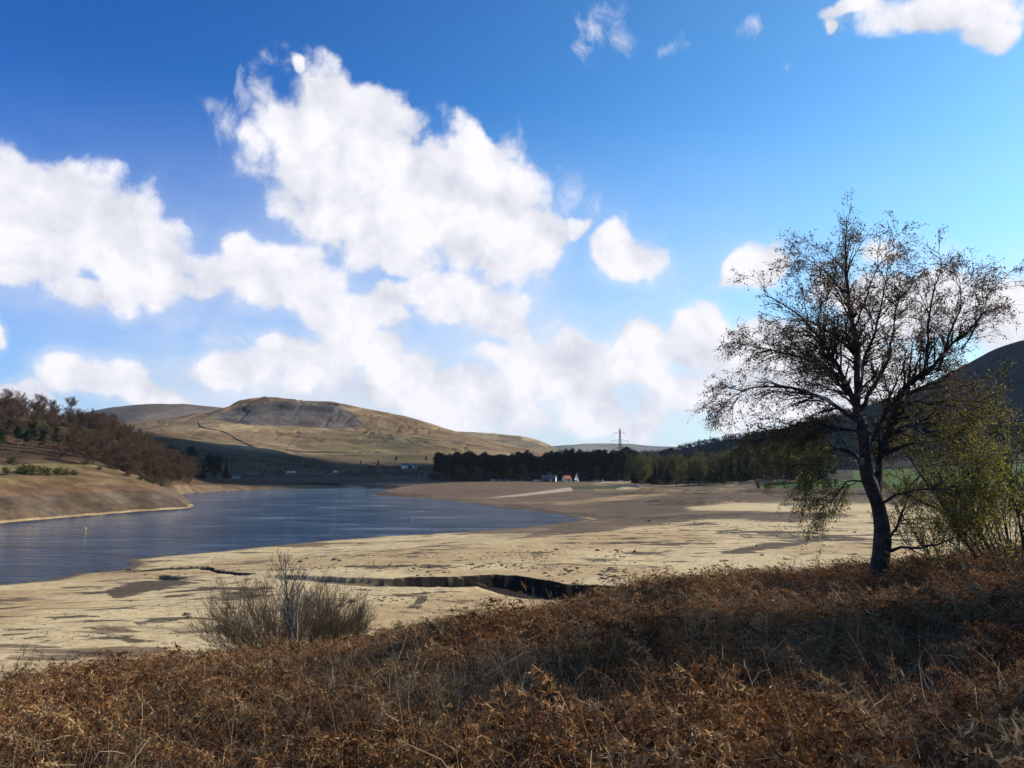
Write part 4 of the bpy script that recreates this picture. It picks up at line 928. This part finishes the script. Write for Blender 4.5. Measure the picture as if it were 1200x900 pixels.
b3, q3 = spawn(rt_, b2, q2, 12500, .1, .30, .7, 4, up=-.08, grav=.7, rk=.6, tip=.4, wob=.12, taper=.3)
# wind has combed the left side outwards
br = MB(); br.tubes(b1, np.maximum(q1, .006), 5); th = [np.repeat(np.maximum(q1, .006).ravel(), 5)]
br.tubes(b2, np.maximum(q2, .0035), 4); th.append(np.repeat(np.maximum(q2, .0035).ravel(), 4))
br.tubes(b3, np.full(q3.shape, .0018), 3); th.append(np.repeat(np.full(q3.shape, .0018).ravel(), 3))
kid('branches', br.mesh('branches', [m_birch], True, {'thick': np.concatenate(th)}), birch)
Ql, cl_ = leaves(rt_, b3, 82000, .042, .05, .028, .55, .6)
zz_ = cl_[:, 2]; side = cl_[:, 0]; greening = sst(3.9 - zz_ + .25 * side, -.6, 1.6)  # lower and right leaves carry the young yellow-green
tn_ = np.clip(.18 + .55 * greening + .14 * rt_.normal(size=len(cl_)) + .35 * fbm(cl_[:, 0] + 9, cl_[:, 2] + 5, .9, 3, 4), 0, 1)
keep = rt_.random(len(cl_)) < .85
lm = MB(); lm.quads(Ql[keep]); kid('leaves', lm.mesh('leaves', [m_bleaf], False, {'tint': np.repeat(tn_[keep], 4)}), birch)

# ------------------------------------------------------------------ shrubs and saplings
def shrub(name, px, row, rr, nst, hgt, lean, n1, n2, r0, m_b, m_l, nl, label, cat, seed, leafs=.05, tlo=0., thi=1., spread=.25, fan=.9, part2='twigs', up=.35, sx=1.):
    rg = np.random.default_rng(seed); p = P(px, row, rr); zb = gz(p[0], p[1]); e = empty(name, (p[0], p[1], zb), label=label, category=cat)
    a = rg.random(nst) * 6.283; q = spread * rg.random(nst) ** .5; base_ = np.stack([np.cos(a) * q * sx, np.sin(a) * q, -.15 + 0 * a], 1)
    d = norm(np.stack([np.cos(a) * fan * rg.random(nst) * sx + lean, np.sin(a) * fan * rg.random(nst), 1 + 0 * a], 1)); l = hgt * (.55 + .45 * rg.random(nst)); s = np.linspace(0, 1, 9)[None, :, None]
    Q = base_[:, None] + d[:, None] * s * l[:, None, None] + np.cumsum(rg.normal(size=(nst, 9, 3)) * .02 * hgt / 3, axis=1) + np.array([0, 0, .10]) * hgt * s ** 2
    rd = r0 * (.5 + .6 * rg.random(nst))[:, None] * np.linspace(1, .3, 9)[None]; tm = MB(); tm.tubes(Q, rd, 5)
    b1, q1 = spawn(rg, Q, rd, n1, .2, hgt * .36, .6, 6, up=up, rk=.55, tip=.35, wob=.1); b2, q2 = spawn(rg, b1, q1, n2, .1, hgt * .15, .6, 4, up=up, rk=.6, tip=.4, wob=.1)
    kid('stems', tm.mesh('stems', [m_b], True, {'tint': np.full(sum(len(v_) for v_ in tm.V), .6)}), e); bm_ = MB(); bm_.tubes(b1, np.maximum(q1, r0 * .16), 4); bm_.tubes(b2, np.full(q2.shape, max(r0 * .12, rr * .00013)), 3)
    nv = sum(len(v_) for v_ in bm_.V); kid(part2, bm_.mesh('twigs', [m_b], False, {'tint': np.random.default_rng(1).random(nv) * .3 + .3}), e)
    if nl:
        Ql, c_ = leaves(rg, b2, nl, leafs, .1, leafs * .8, .6, .2); lm = MB(); lm.quads(Ql); kid('leaves', lm.mesh('leaves', [m_l], False, {'tint': np.repeat(np.clip(tlo + (thi - tlo) * rg.random(nl), 0, 1), 4)}), e)
    return e
m_wil = foliage('grey_twigs', [(0, (.06, .04, .022)), (.5, (.16, .11, .058)), (1, (.28, .21, .13))], transl=.0)
shrub('bare_shrub', 332, 768, 37, 150, 3.5, .0, 1900, 9000, .020, m_wil, None, 0, 'broad bare grey brown shrub behind the slender sapling at the slope edge', 'shrub', 31, spread=1.2, fan=1.7, sx=1.25)
shrub('bare_shrub', 400, 747, 41, 50, 2.9, .10, 500, 2600, .02, m_wil, None, 0, 'smaller bare shrub leaning right beside the broad shrub', 'shrub', 32, spread=.8, fan=.8)
shrub('bare_shrub', 352, 752, 44, 24, 3.0, .0, 300, 1600, .018, m_wil, None, 0, 'taller thin bare shrub rising behind the slender sapling', 'shrub', 37, spread=.9, fan=.6)
m_pale = simple('pale_bark', (.23, .19, .15), (.11, .09, .07), 6)
sap = shrub('birch_sapling', 345, 771, 28, 3, 3.9, .0, 60, 320, .045, m_pale, m_twig, 0, 'slender pale grey bare sapling standing in front of the broad shrub', 'sapling', 33, spread=.05, fan=.22, up=.55)
shrub('birch_sapling', 625, 712, 38, 7, 2.3, .0, 40, 130, .016, m_pale, m_twig, 0, 'small pale multi stemmed sapling in front of the dark gully', 'sapling', 34, spread=.2, fan=.45, up=.6)
shrub('bare_shrub', 22, 786, 33, 9, 1.7, .0, 60, 300, .013, m_wil, m_twig, 500, 'low reddish twiggy shrub at the left end of the slope edge', 'shrub', 35, leafs=.04, spread=.12, fan=.8)
m_yl = foliage('catkin_leaves', [(0, (.07, .065, .02)), (.5, (.14, .13, .025)), (1, (.27, .24, .035))], transl=.4, rough=.55)
shrub('willow_shrub', 1190, 655, 20, 24, 3.9, -.12, 300, 1900, .028, m_darkbark, m_yl, 12000, 'yellow green willow shrub at the right edge behind the birch', 'shrub', 36, leafs=.042, spread=.7, fan=.8, part2='branches')
shrub('willow_shrub', 1120, 660, 23, 14, 2.6, 0, 160, 900, .02, m_darkbark, m_yl, 4500, 'low yellow green willow shrub between the birch and the right edge shrub', 'shrub', 38, leafs=.042, spread=.6, fan=.9, part2='branches')
# more trees just right of the picture shade the slope
for x, y, h_, sd_ in ((12.8, 12.3, 8.6, 41), (14.9, 13.0, 7.2, 44), (11.0, 7.4, 4.2, 43)):
    px_ = 600 + FPX * x / y; e = shrub('willow_shrub', 1300, 600, 20, 26, h_, 0, 260, 1500, .05, m_darkbark, m_yl, 6500, 'leafy willow standing to the right of the near slope', 'shrub', sd_, leafs=.10, spread=.6, fan=.17, part2='branches')
    e.location = (x, y, gz(x, y)); e['group'] = 'willows right of the near slope'
#PART4

# ------------------------------------------------------------------ things on the far shore
m_white = simple('white_paint', (.78, .77, .74), (.66, .65, .62), 1, .5); m_cream = simple('cream_render', (.62, .58, .48), (.5, .46, .38), 1)
m_slate = simple('slate_roof', (.09, .105, .11), (.06, .07, .075), 1, .6); m_glass = simple('dark_glass', (.02, .025, .03), (.03, .035, .04), 1, .15, .5)
m_dkwood = simple('dark_boarding', (.035, .045, .04), (.025, .03, .028), 1); m_orange = simple('orange_roofing', (.42, .13, .06), (.33, .10, .05), 1)
m_sail = simple('sailcloth', (.82, .81, .80), (.7, .69, .68), .6, .6); m_hull = simple('hull_gelcoat', (.75, .75, .74), (.62, .62, .62), 1, .3, .5); m_red = simple('red_hull', (.22, .04, .04), (.16, .03, .03), 1, .4)
m_alu = simple('mast_metal', (.5, .5, .52), None, 3, .4); m_steel = simple('galvanised_steel', (.16, .17, .19), (.12, .13, .14), 2, .6)
m_stone = simple('wall_stone', (.17, .14, .11), (.09, .075, .06), .8); m_rock = simple('weathered_rock', (.17, .135, .10), (.08, .062, .05), 2.5); m_conc = simple('slipway_concrete', (.48, .44, .38), (.36, .32, .27), .3)
m_yell = simple('yellow_plastic', (.75, .55, .03), (.6, .42, .03), 3, .4, .4); m_obuoy = simple('faded_orange_plastic', (.42, .20, .06), (.30, .14, .05), 3, .5)
m_post = simple('pale_post', (.45, .40, .33), (.3, .26, .2), 2); m_tyre = simple('tyre_rubber', (.02, .02, .02), None, 2)
def gable(mb, L_, W_, h0, h1, over=0.): # roof slab pair along x
    l, w_ = L_ / 2 + over, W_ / 2 + over; t_ = .12; hz = h0 - (h1 - h0) * over / (W_ / 2)
    for sg in (-1, 1):
        a = [(-l, sg * w_, hz), (l, sg * w_, hz), (l, 0, h1), (-l, 0, h1)]; v = np.array(a + [(x, y, z + t_) for x, y, z in a])
        mb.add(v, [[0, 1, 2, 3], [7, 6, 5, 4], [0, 4, 5, 1], [1, 5, 6, 2], [2, 6, 7, 3], [3, 7, 4, 0]])
def house(name, loc, rz, L_, W_, h0, h1, mw, mr, label, cat, wins=(), door=None, chim=False, group=None):
    e = empty(name, loc, rz, label=label, category=cat)
    if group: e['group'] = group
    m = MB(); l, w_ = L_ / 2, W_ / 2
    v = np.array([(-l, -w_, -1.2), (l, -w_, -1.2), (l, w_, -1.2), (-l, w_, -1.2), (-l, -w_, h0), (l, -w_, h0), (l, w_, h0), (-l, w_, h0), (-l, 0, h1 - .02), (l, 0, h1 - .02)])
    m.add(v, [[0, 1, 5, 4], [2, 3, 7, 6], [3, 0, 4, 7], [1, 2, 6, 5]]); m.add(v, [[4, 8, 7], [5, 6, 9]]); kid('wall', m.mesh('wall', [mw]), e)
    m = MB(); gable(m, L_, W_, h0 + .04, h1 + .04, .25); r_ = kid('roof', m.mesh('roof', [mr]), e)
    for x, z, ww, hh in wins:
        m = MB(); m.box((x, -w_ - .02, z), (ww, .08, hh)); f_ = kid('window', m.mesh('window', [m_glass]), e)
        m = MB()
        for q_ in (-1, 1): m.box((x + q_ * ww / 2, -w_ - .05, z), (.09, .08, hh + .18)); m.box((x, -w_ - .05, z + q_ * hh / 2), (ww - .1, .07, .09))
        kid('frame', m.mesh('frame', [m_white]), f_)
    if door is not None: m = MB(); m.box((door, -w_ - .02, 1.0), (.95, .08, 2.0)); kid('door', m.mesh('door', [m_dkwood if mw is not m_dkwood else m_white]), e)
    if chim: m = MB(); m.box((l - .6, 0, h1 + .3), (.6, .6, 1.3)); kid('chimney', m.mesh('chimney', [m_stone]), r_)
    return e
p = onground(643.5, 556); house('boathouse', p, R(-14), 9.6, 5.2, 2.5, 4.6, m_dkwood, m_slate, 'long dark hut with a grey green roof in front of the pine wood', 'hut', [(-3, 1.5, 1.2, .9), (0, 1.5, 1.2, .9), (3, 1.5, 1.2, .9)], 1.6)
m = MB(); v = np.array([(4.83, -2.5, .1), (4.83, 2.5, .1), (4.83, 2.5, 2.5), (4.83, 0, 4.55), (4.83, -2.5, 2.5)]); w2 = v + (.08, 0, 0)
gab = bpy.data.objects['boathouse']; mm = MB(); mm.add(np.concatenate([v, w2]), [[0, 1, 6, 5], [1, 2, 7, 6], [2, 3, 8, 7], [3, 4, 9, 8], [4, 0, 5, 9]]); mm.add(np.concatenate([v, w2]), [[5, 6, 7], [5, 7, 8], [5, 8, 9]]); kid('sunlit_gable', mm.mesh('sunlit_gable', [m_white]), gab)  # only the sun-facing end made white: its sunlit brightness put into colour
p = onground(664, 556); house('sailing_club_hut', p, R(28), 5.2, 4.4, 2.2, 4.2, m_cream, m_orange, 'small cream hut with an orange red roof beside the pale track', 'hut', [(-1.4, 1.3, .9, .8)], .8)
for px, rr, row, L_, lab in ((277, 700, 541, 5.0, 'tiny white cottage on the dark slope, leftmost of the far buildings'), (475, 905, 549, 6.5, 'tiny white cottage beside the small conifers left of the pine wood'), (486, 905, 549, 4.5, 'tiny pale cottage nearest to the left end of the pine wood')):
    V_ = LV[3][0]; p = P(px, row, rr); i_ = np.argmin(np.hypot(V_[..., 0] - p[0], V_[..., 1] - p[1])); q = V_.reshape(-1, 3)[i_]
    house('cottage', q + np.array([0, 0, 3.4]), R(20), L_, 4, 2.6, 4.4, m_white, m_slate, lab, 'cottage', [(-L_ / 4, 1.5, .9, 1.0), (L_ / 4, 1.5, .9, 1.0)], 0, True)
# beached dinghy with its sail up
p = onground(675.5, 548); dg_ = empty('sailing_dinghy', p, R(35), label='beached sailing dinghy with a tall white sail beside the orange roofed hut', category='dinghy')
m = MB(); st_ = [(-2.1, .62, .55, .0), (-1, .8, .55, -.0), (.5, .72, .6, .0), (1.6, .38, .68, .1), (2.2, .03, .75, .35)]; rows_ = []
for x, w_, zt, zb_ in st_: rows_.append([(x, -w_, zt), (x, -w_ * .75, zb_ + .12), (x, 0, zb_), (x, w_ * .75, zb_ + .12), (x, w_, zt)])
vv = np.array(rows_).reshape(-1, 3); ff = [[i * 5 + k, i * 5 + k + 1, i * 5 + 6 + k, i * 5 + 5 + k] for i in range(4) for k in range(4)]; m.add(vv, ff); m.add(vv, [[i * 5 + 4, i * 5, i * 5 + 5, i * 5 + 9] for i in range(4)]); m.add(vv, [[0, 4, 3, 1], [1, 3, 2, 2]][:1]); kid('hull', m.mesh('hull', [m_hull]), dg_)
m = MB(); m.bar((.5, 0, .5), (.5, 0, 6.6), .05, 6); ms = kid('mast', m.mesh('mast', [m_alu]), dg_); m = MB(); m.bar((.5, 0, 1.25), (-1.9, 0, 1.3), .04, 6); kid('boom', m.mesh('boom', [m_alu]), ms)
def sail(pts, n, bul):
    a, b_, c_ = [np.array(q_, float) for q_ in pts]; V_ = []; F_ = []
    for i in range(n + 1):
        for k in range(n + 1):
            u = i / n; v_ = k / n; q_ = a * (1 - u) + (b_ * (1 - v_) + c_ * v_) * u; V_.append(q_ + np.array([0, bul * math.sin(u * 3.14) * math.sin(max(v_, .02) * 3.1), 0]))
    for i in range(n):
        for k in range(n): F_.append([i * (n + 1) + k, i * (n + 1) + k + 1, (i + 1) * (n + 1) + k + 1, (i + 1) * (n + 1) + k])
    V_ = np.array(V_); m_ = MB(); m_.add(V_, F_); m_.add(V_ + (0, .02, 0), [f_[::-1] for f_ in F_]); return m_
kid('mainsail', sail([(.45, 0, 6.5), (.45, 0, 1.35), (-1.85, 0, 1.4)], 8, .3).mesh('mainsail', [m_sail]), dg_); kid('jib', sail([(.55, 0, 5.2), (2.1, 0, .85), (.5, 0, 1.1)], 8, .2).mesh('jib', [m_sail]), dg_)
# parked cars
def car(col, seed, van=False):
    e = empty('parked_van' if van else 'parked_car', (0, 0, 0)); mc = simple('car_paint', col, tuple(c_ * .9 for c_ in col), 1, .3, .5); m = MB()
    h = 1.95 if van else 1.42
    prof = [(-2.1, .35), (-2.15, .8), (-2.0, 1.0 if not van else h), (-1.5, 1.05 if not van else h + .05), (1.0, 1.0 if not van else h), (1.35, .95 if not van else 1.15), (2.1, .75), (2.15, .35)]
    n = len(prof); v = np.array([(x, sgn * .85, z) for sgn in (-1, 1) for x, z in prof]); m.add(v, [[i, (i + 1) % n, (i + 1) % n + n, i + n] for i in range(n)])
    for o_ in (0, n): m.add(v, [[o_ + a for a in ((0, i, i + 1) if o_ else (0, i + 1, i))] for i in range(1, n - 1)])
    kid('body', m.mesh('body', [mc]), e)
    m = MB()
    if not van:
        m.box((-.35, 0, 1.22), (2.5, 1.45, .42), 0, .78); kid('windows', m.mesh('windows', [m_glass]), e); m = MB(); m.box((-.35, 0, 1.455), (1.9, 1.1, .05)); kid('roof', m.mesh('roof', [mc]), e)
    else: m.box((1.12, 0, 1.4), (.5, 1.5, .5), 0, .8); kid('windows', m.mesh('windows', [m_glass]), e)
    for x in (-1.3, 1.3):
        for y in (-.8, .8):
            m = MB(); m.bar((x, y - .1, .32), (x, y + .1, .32), .32, 12); wh_ = kid('wheel', m.mesh('wheel', [m_tyre]), e)
    return e
CARS = [(578,572,'white',(.75,.75,.75)),(586,573,'silver',(.45,.46,.48)),(594,572,'white',(.75,.75,.75)),(602,574,'blue',(.06,.10,.2)),(611,573,'silver',(.45,.46,.48)),(622,566,'black',(.03,.03,.035)),(629,566,'white',(.75,.75,.75)),(634,567,'silver',(.45,.46,.48)),
        (692,560,'dark blue',(.04,.06,.12)),(699,560,'silver',(.45,.46,.48)),(706,558,'white',(.75,.75,.75)),(725,557,'silver',(.45,.46,.48)),(734,556,'dark blue',(.04,.06,.12))]
wh_n = {}
ordl = ['leftmost', 'second from the left', 'third from the left', 'fourth from the left', 'fifth from the left']
for k_, (px, rr, cn, cc) in enumerate(CARS):
    e = car(cc, k_); wh_n[cn] = wh_n.get(cn, 0) + 1; e.location = tuple(onground(px, rr)); e.rotation_euler = (0, 0, R(75 + 30 * rng.random()) if k_ % 3 else R(10))
    e['label'] = '%s car before the pine wood, %s of the %s cars' % (cn, ordl[wh_n[cn] - 1], cn); e['category'] = 'car'; e['group'] = 'cars parked along the pine wood'
for px, rr, row, lab in ((339, 800, 546, 'white van on the far road, leftmost of the three vans'), (345, 800, 546, 'white van on the far road, right behind the leftmost van'), (394, 810, 547.5, 'white van on the far road below the green field, rightmost of the three vans')):
    V_ = LV[3][0]; p = P(px, row, rr); i_ = np.argmin(np.hypot(V_[..., 0] - p[0], V_[..., 1] - p[1])); e = car((.75, .75, .75), 1, True); e.location = tuple(V_.reshape(-1, 3)[i_] + np.array([0, 0, 2.6])); e.rotation_euler = (0, 0, R(8)); e['label'] = lab.replace(' below the green field', ''); e['category'] = 'van'; e['group'] = 'vans on the far road'
# pylons
def pylon(px, rr, h, label, rz=.3):
    p = onground(px, min(rr, 15000)); e = empty('electricity_pylon', p, rz, h / 50, label=label, category='pylon'); m = MB(); t_ = .14 if rr < 1200 else .3
    W_ = lambda z: np.interp(z, [0, 14, 30, 50], [4.2, 2.6, 1.35, .35]); lev = [-8, 5, 12, 18, 23.5, 28, 32, 36, 40, 44, 47.5, 50]
    for a, b_ in zip(lev[:-1], lev[1:]):
        wa, wb = W_(max(a, 0)), W_(b_)
        ca = [(-wa, -wa, a), (wa, -wa, a), (wa, wa, a), (-wa, wa, a)]; cb = [(-wb, -wb, b_), (wb, -wb, b_), (wb, wb, b_), (-wb, wb, b_)]
        for k in range(4):
            m.bar(ca[k], cb[k], t_ * 1.3); m.bar(ca[k], cb[(k + 1) % 4], t_ * .6); m.bar(ca[(k + 1) % 4], cb[k], t_ * .6); m.bar(cb[k], cb[(k + 1) % 4], t_ * .6)
    kid('lattice_tower', m.mesh('lattice_tower', [m_steel]), e)
    for z, l in ((28.5, 8.2), (36.5, 10.5), (45, 7.2)):
        m = MB(); wz = W_(z)
        for sg in (-1, 1):
            for y in (-wz, wz): m.bar((sg * wz, y, z), (sg * l, 0, z + .3), t_ * .8); m.bar((sg * wz, y, z + 2), (sg * l, 0, z + .3), t_ * .6)
        ar = kid('crossarm', m.mesh('crossarm', [m_steel]), e); m = MB()
        for sg in (-1, 1): m.bar((sg * l, 0, z + .3), (sg * l, 0, z - 3.2), t_ * .9, 6)
        kid('insulators', m.mesh('insulators', [m_steel]), ar)
    return e
pylon(727, 860, 50, 'tallest lattice pylon rising above the middle of the pine wood'); pylon(742.5, 1750, 46, 'small distant pylon just right of the tallest pylon', .2)
pylon(675, 2100, 46, 'small distant pylon, leftmost of the pylons behind the wood', .2); pylon(686, 2400, 44, 'faint distant pylon just right of the leftmost pylon', .2)
# posts, buoys, slipway, rocks
for px, lab in ((491, 'tall pale pole at the left end of the pine wood, left one of two'), (497.5, 'tall pale pole at the left end of the pine wood, right one of two')):
    m = MB(); m.bar((0, 0, -.5), (0, 0, 6.2), .13, 8); m.bar((-.5, 0, 5.6), (.5, 0, 5.6), .07); p = onground(px, 575); o_ = obj('pole', m.mesh('pole', [m_post])); o_.location = tuple(p); o_['label'] = lab; o_['category'] = 'pole'; o_['group'] = 'pair of poles'
def buoy(px, row, mt, s_, lab):
    p = G(px, row, 0); e = empty('buoy', (p[0], p[1], 0), 0, s_, label=lab, category='buoy'); m = MB(); pr = [(-.35, .12), (-.2, .38), (.05, .48), (.3, .42), (.5, .25), (.62, .13)]
    a = np.arange(16) * 2 * math.pi / 16; v = np.array([[(r_ * math.cos(q_), r_ * math.sin(q_), z) for q_ in a] for z, r_ in pr]).reshape(-1, 3); m.add(v, [[i * 16 + k, i * 16 + (k + 1) % 16, (i + 1) * 16 + (k + 1) % 16, (i + 1) * 16 + k] for i in range(5) for k in range(16)]); kid('float', m.mesh('float', [mt], True), e)
    m = MB(); m.bar((0, 0, .6), (0, 0, .72), .08, 8); m.box((0, 0, .75), (.22, .22, .12)); kid('top_mark', m.mesh('top_mark', [mt]), e)
buoy(100, 620, m_yell, .52, 'bright yellow buoy floating on the left part of the lake'); buoy(481, 606.5, m_obuoy, .7, 'small dull orange buoy floating in the middle of the lake')
p = onground(736, 452); m = MB(); m.box((0, 0, 0), (3.0, 26, 1.0)); o_ = obj('slipway', m.mesh('slipway', [m_conc])); o_.location = (p[0], p[1] + 4, p[2] + .1); o_.rotation_euler = (R(-1.6), 0, R(24)); o_['label'] = 'short pale concrete ramp on the dark mud below the wood'; o_['category'] = 'slipway'
def rockmesh(seed):
    rg = np.random.default_rng(seed); u, v = np.meshgrid(np.linspace(0, 2 * math.pi, 15)[:-1], np.linspace(-1, 1, 9)); ph = np.arcsin(v); d = np.stack([np.cos(ph) * np.cos(u), np.cos(ph) * np.sin(u), np.sin(ph)], -1)
    f = 1 + .9 * fbm(d[..., 0] * 2 + d[..., 2] * 1.3 + seed, d[..., 1] * 2, .9, 3, seed); f[0] = f[0].mean(); f[-1] = f[-1].mean(); q = np.round(d * f[..., None] * 3) / 3 * .35 + d * f[..., None] * .65; q = q * (1, .75, .55)
    i = np.arange(8)[:, None] * 14; k = np.arange(14)[None]; k2 = (k + 1) % 14; return q.reshape(-1, 3), np.stack([i + k, i + k2, i + 14 + k2, i + 14 + k], -1).reshape(-1, 4)
RK = [mesh_np('rock', *rockmesh(60 + k_), [m_rock]) for k_ in range(5)]; rk_ = np.random.default_rng(77)
ROCKS = [(152,661,.5),(160,664,.4),(205,585,.9),(221,591.5,.9),(212,588,.7),(352,660,.5),(392,661,.6),(398,663,.45),(360,657,.4),(443,694,.5),(452,698,.45),(460,693,.4),(762,611,1.0),(700,655,.5),(652,654,.5),(722,654,.4),(744,655,.4),(887,648,.4),(893,660,.35),(1002,630,.5),(412,722,.5),(400,727,.45),(218,739,.4),(221,742,.3)]
for k_, (px, row, s_) in enumerate(ROCKS):
    if row < 600: V_ = LV[4][0]; p = G(px, row, .4)
    else: p = G(px, row, 1.0); p[2] = gz(p[0], p[1])
    o_ = obj('rock', RK[k_ % 5]); o_.location = (p[0], p[1], p[2] + .05); o_.scale = (s_ * .8,) * 3; o_.rotation_euler = (0, 0, k_ * 1.7)
    wh_ = 'pale rock at the tip of the headland' if row < 600 else ('dark rock beside the gully mouth on the left sand' if px < 200 else ('dark rock lying on the sand near the bracken edge' if row > 690 else 'dark rock lying on the open sand flats'))
    if px == 762: wh_ = 'largest dark boulder alone on the grey flats right of the lake tip'
    o_['label'] = wh_; o_['category'] = 'rock'
    if px != 762: o_['group'] = wh_.replace('rock', 'rocks')
# stones and crumbled peat scattered on the sand
pts_, sc_ = [], []
def addst(px0, px1, r0, r1, n, s0, s1):
    c0 = rk_.random((max(n // 14, 1), 2))
    for _ in range(n):
        c_ = c0[rk_.integers(len(c0))] + rk_.normal(size=2) * (.06, .12); px = px0 + (px1 - px0) * c_[0]; row = r0 + (r1 - r0) * c_[1]
        if row < 606: continue
        g_ = G(px, row, 1.3); pts_.append((g_[0], g_[1])); sc_.append(.9 * (s0 + (s1 - s0) * rk_.random() ** 4))
addst(600, 760, 648, 668, 330, .06, .3); addst(380, 660, 656, 674, 300, .05, .26); addst(320, 440, 652, 672, 140, .06, .3); addst(430, 700, 668, 680, 300, .08, .35); addst(700, 1020, 610, 660, 240, .05, .3)
addst(0, 330, 725, 765, 500, .03, .13); addst(380, 560, 690, 730, 350, .04, .2); addst(640, 730, 676, 692, 200, .1, .4); addst(160, 330, 655, 700, 300, .04, .22); addst(780, 1000, 600, 625, 260, .08, .4); addst(580, 700, 690, 712, 160, .06, .25)
pts_ = np.array(pts_); sc_ = np.array(sc_); z_, sd_, nb_, _ = ground(pts_[:, 0], pts_[:, 1], True); ok = (sd_ > 1.5); pts_, sc_, z_ = pts_[ok], sc_[ok], z_[ok]
SV = [rockmesh(80 + k_) for k_ in range(4)]; vv, ff, o0 = [], [], 0
for (x, y), s_, z in zip(pts_, sc_, z_):
    v, f = SV[rk_.integers(4)]; a = rk_.random() * 6.28; ca, sa = math.cos(a), math.sin(a); w2 = np.stack([v[:, 0] * ca - v[:, 1] * sa, v[:, 0] * sa + v[:, 1] * ca, v[:, 2] * .8], 1) * s_ + (x, y, z); vv.append(w2); ff.append(f + o0); o0 += len(v)
obj('stones', mesh_np('stones', np.concatenate(vv), np.concatenate(ff), [simple('peaty_stone', (.13, .09, .06), (.06, .045, .035), 3)]), kind='stuff', label='small stones and peat crumbs strewn over the sand')
# stones along the foot of the headland
# dry stone walls up the quarry hill
def drywall(li, line, h, w_, label, mt=None):
    V_, pj, rj, ts = LV[li]; q = resample(np.array([[a, b_, 0] for a, b_ in line], float), 60); pts = []
    for a, b_, _ in q:
        d = (pj - a) ** 2 + ((rj - b_) * 2.5) ** 2; nt_ = int(np.searchsorted(ts, len(set([1])) * 1)); i_ = np.unravel_index(np.argmin(d[: int(V_.shape[0] * .82)]), d[: int(V_.shape[0] * .82)].shape); pts.append(V_[i_])
    pts = resample(np.array(pts), 120); m = MB(); rgw = np.random.default_rng(3); d_ = norm(np.gradient(pts, axis=0) * (1, 1, 0)); sd_ = np.stack([-d_[:, 1], d_[:, 0], 0 * d_[:, 0]], 1) * w_ / 2
    hh = h * (.85 + .3 * rgw.random(120))[:, None] * np.array([[0, 0, 1.]]); b0 = pts - np.array([0, 0, 1.5]); rows_ = np.stack([b0 - sd_, pts - sd_ * .7 + hh, pts + sd_ * .7 + hh, b0 + sd_], 1)
    i = np.arange(119)[:, None] * 4; k = np.arange(3)[None]; m.add(rows_.reshape(-1, 3), np.stack([i + k, i + 4 + k, i + 5 + k, i + 1 + k], -1).reshape(-1, 4))
    o_ = obj('dry_stone_wall', m.mesh('dry_stone_wall', [m_stone])); o_['label'] = label; o_['category'] = 'wall'; return o_
drywall(3, [(335,527),(345,519),(365,508),(372,505),(400,505),(420,506)], 1.3, 1.2, 'dark wall curving up the left edge of the olive field on the quarry hill')
drywall(3, [(420,506),(450,509),(490,514),(540,520),(590,527)], 1.3, 1.2, 'dark wall running right along the top of the olive field')
drywall(3, [(335,527),(352,530),(380,530),(420,531),(455,530)], 1.3, 1.2, 'dark wall along the bottom of the olive field')
drywall(3, [(232,495),(236,501),(262,506),(280,516),(303,527)], 1.3, 1.2, 'dark wall running down the pale slope left of the quarry')
drywall(3, [(165,502),(185,498.5),(205,497),(228,494)], 1.3, 1.2, 'short wall along the crest left of the quarry')
drywall(2, [(545,509.5),(575,512),(600,513),(625,517),(645,524)], 4.0, 4.0, 'dark wall below the crest of the pale hill')
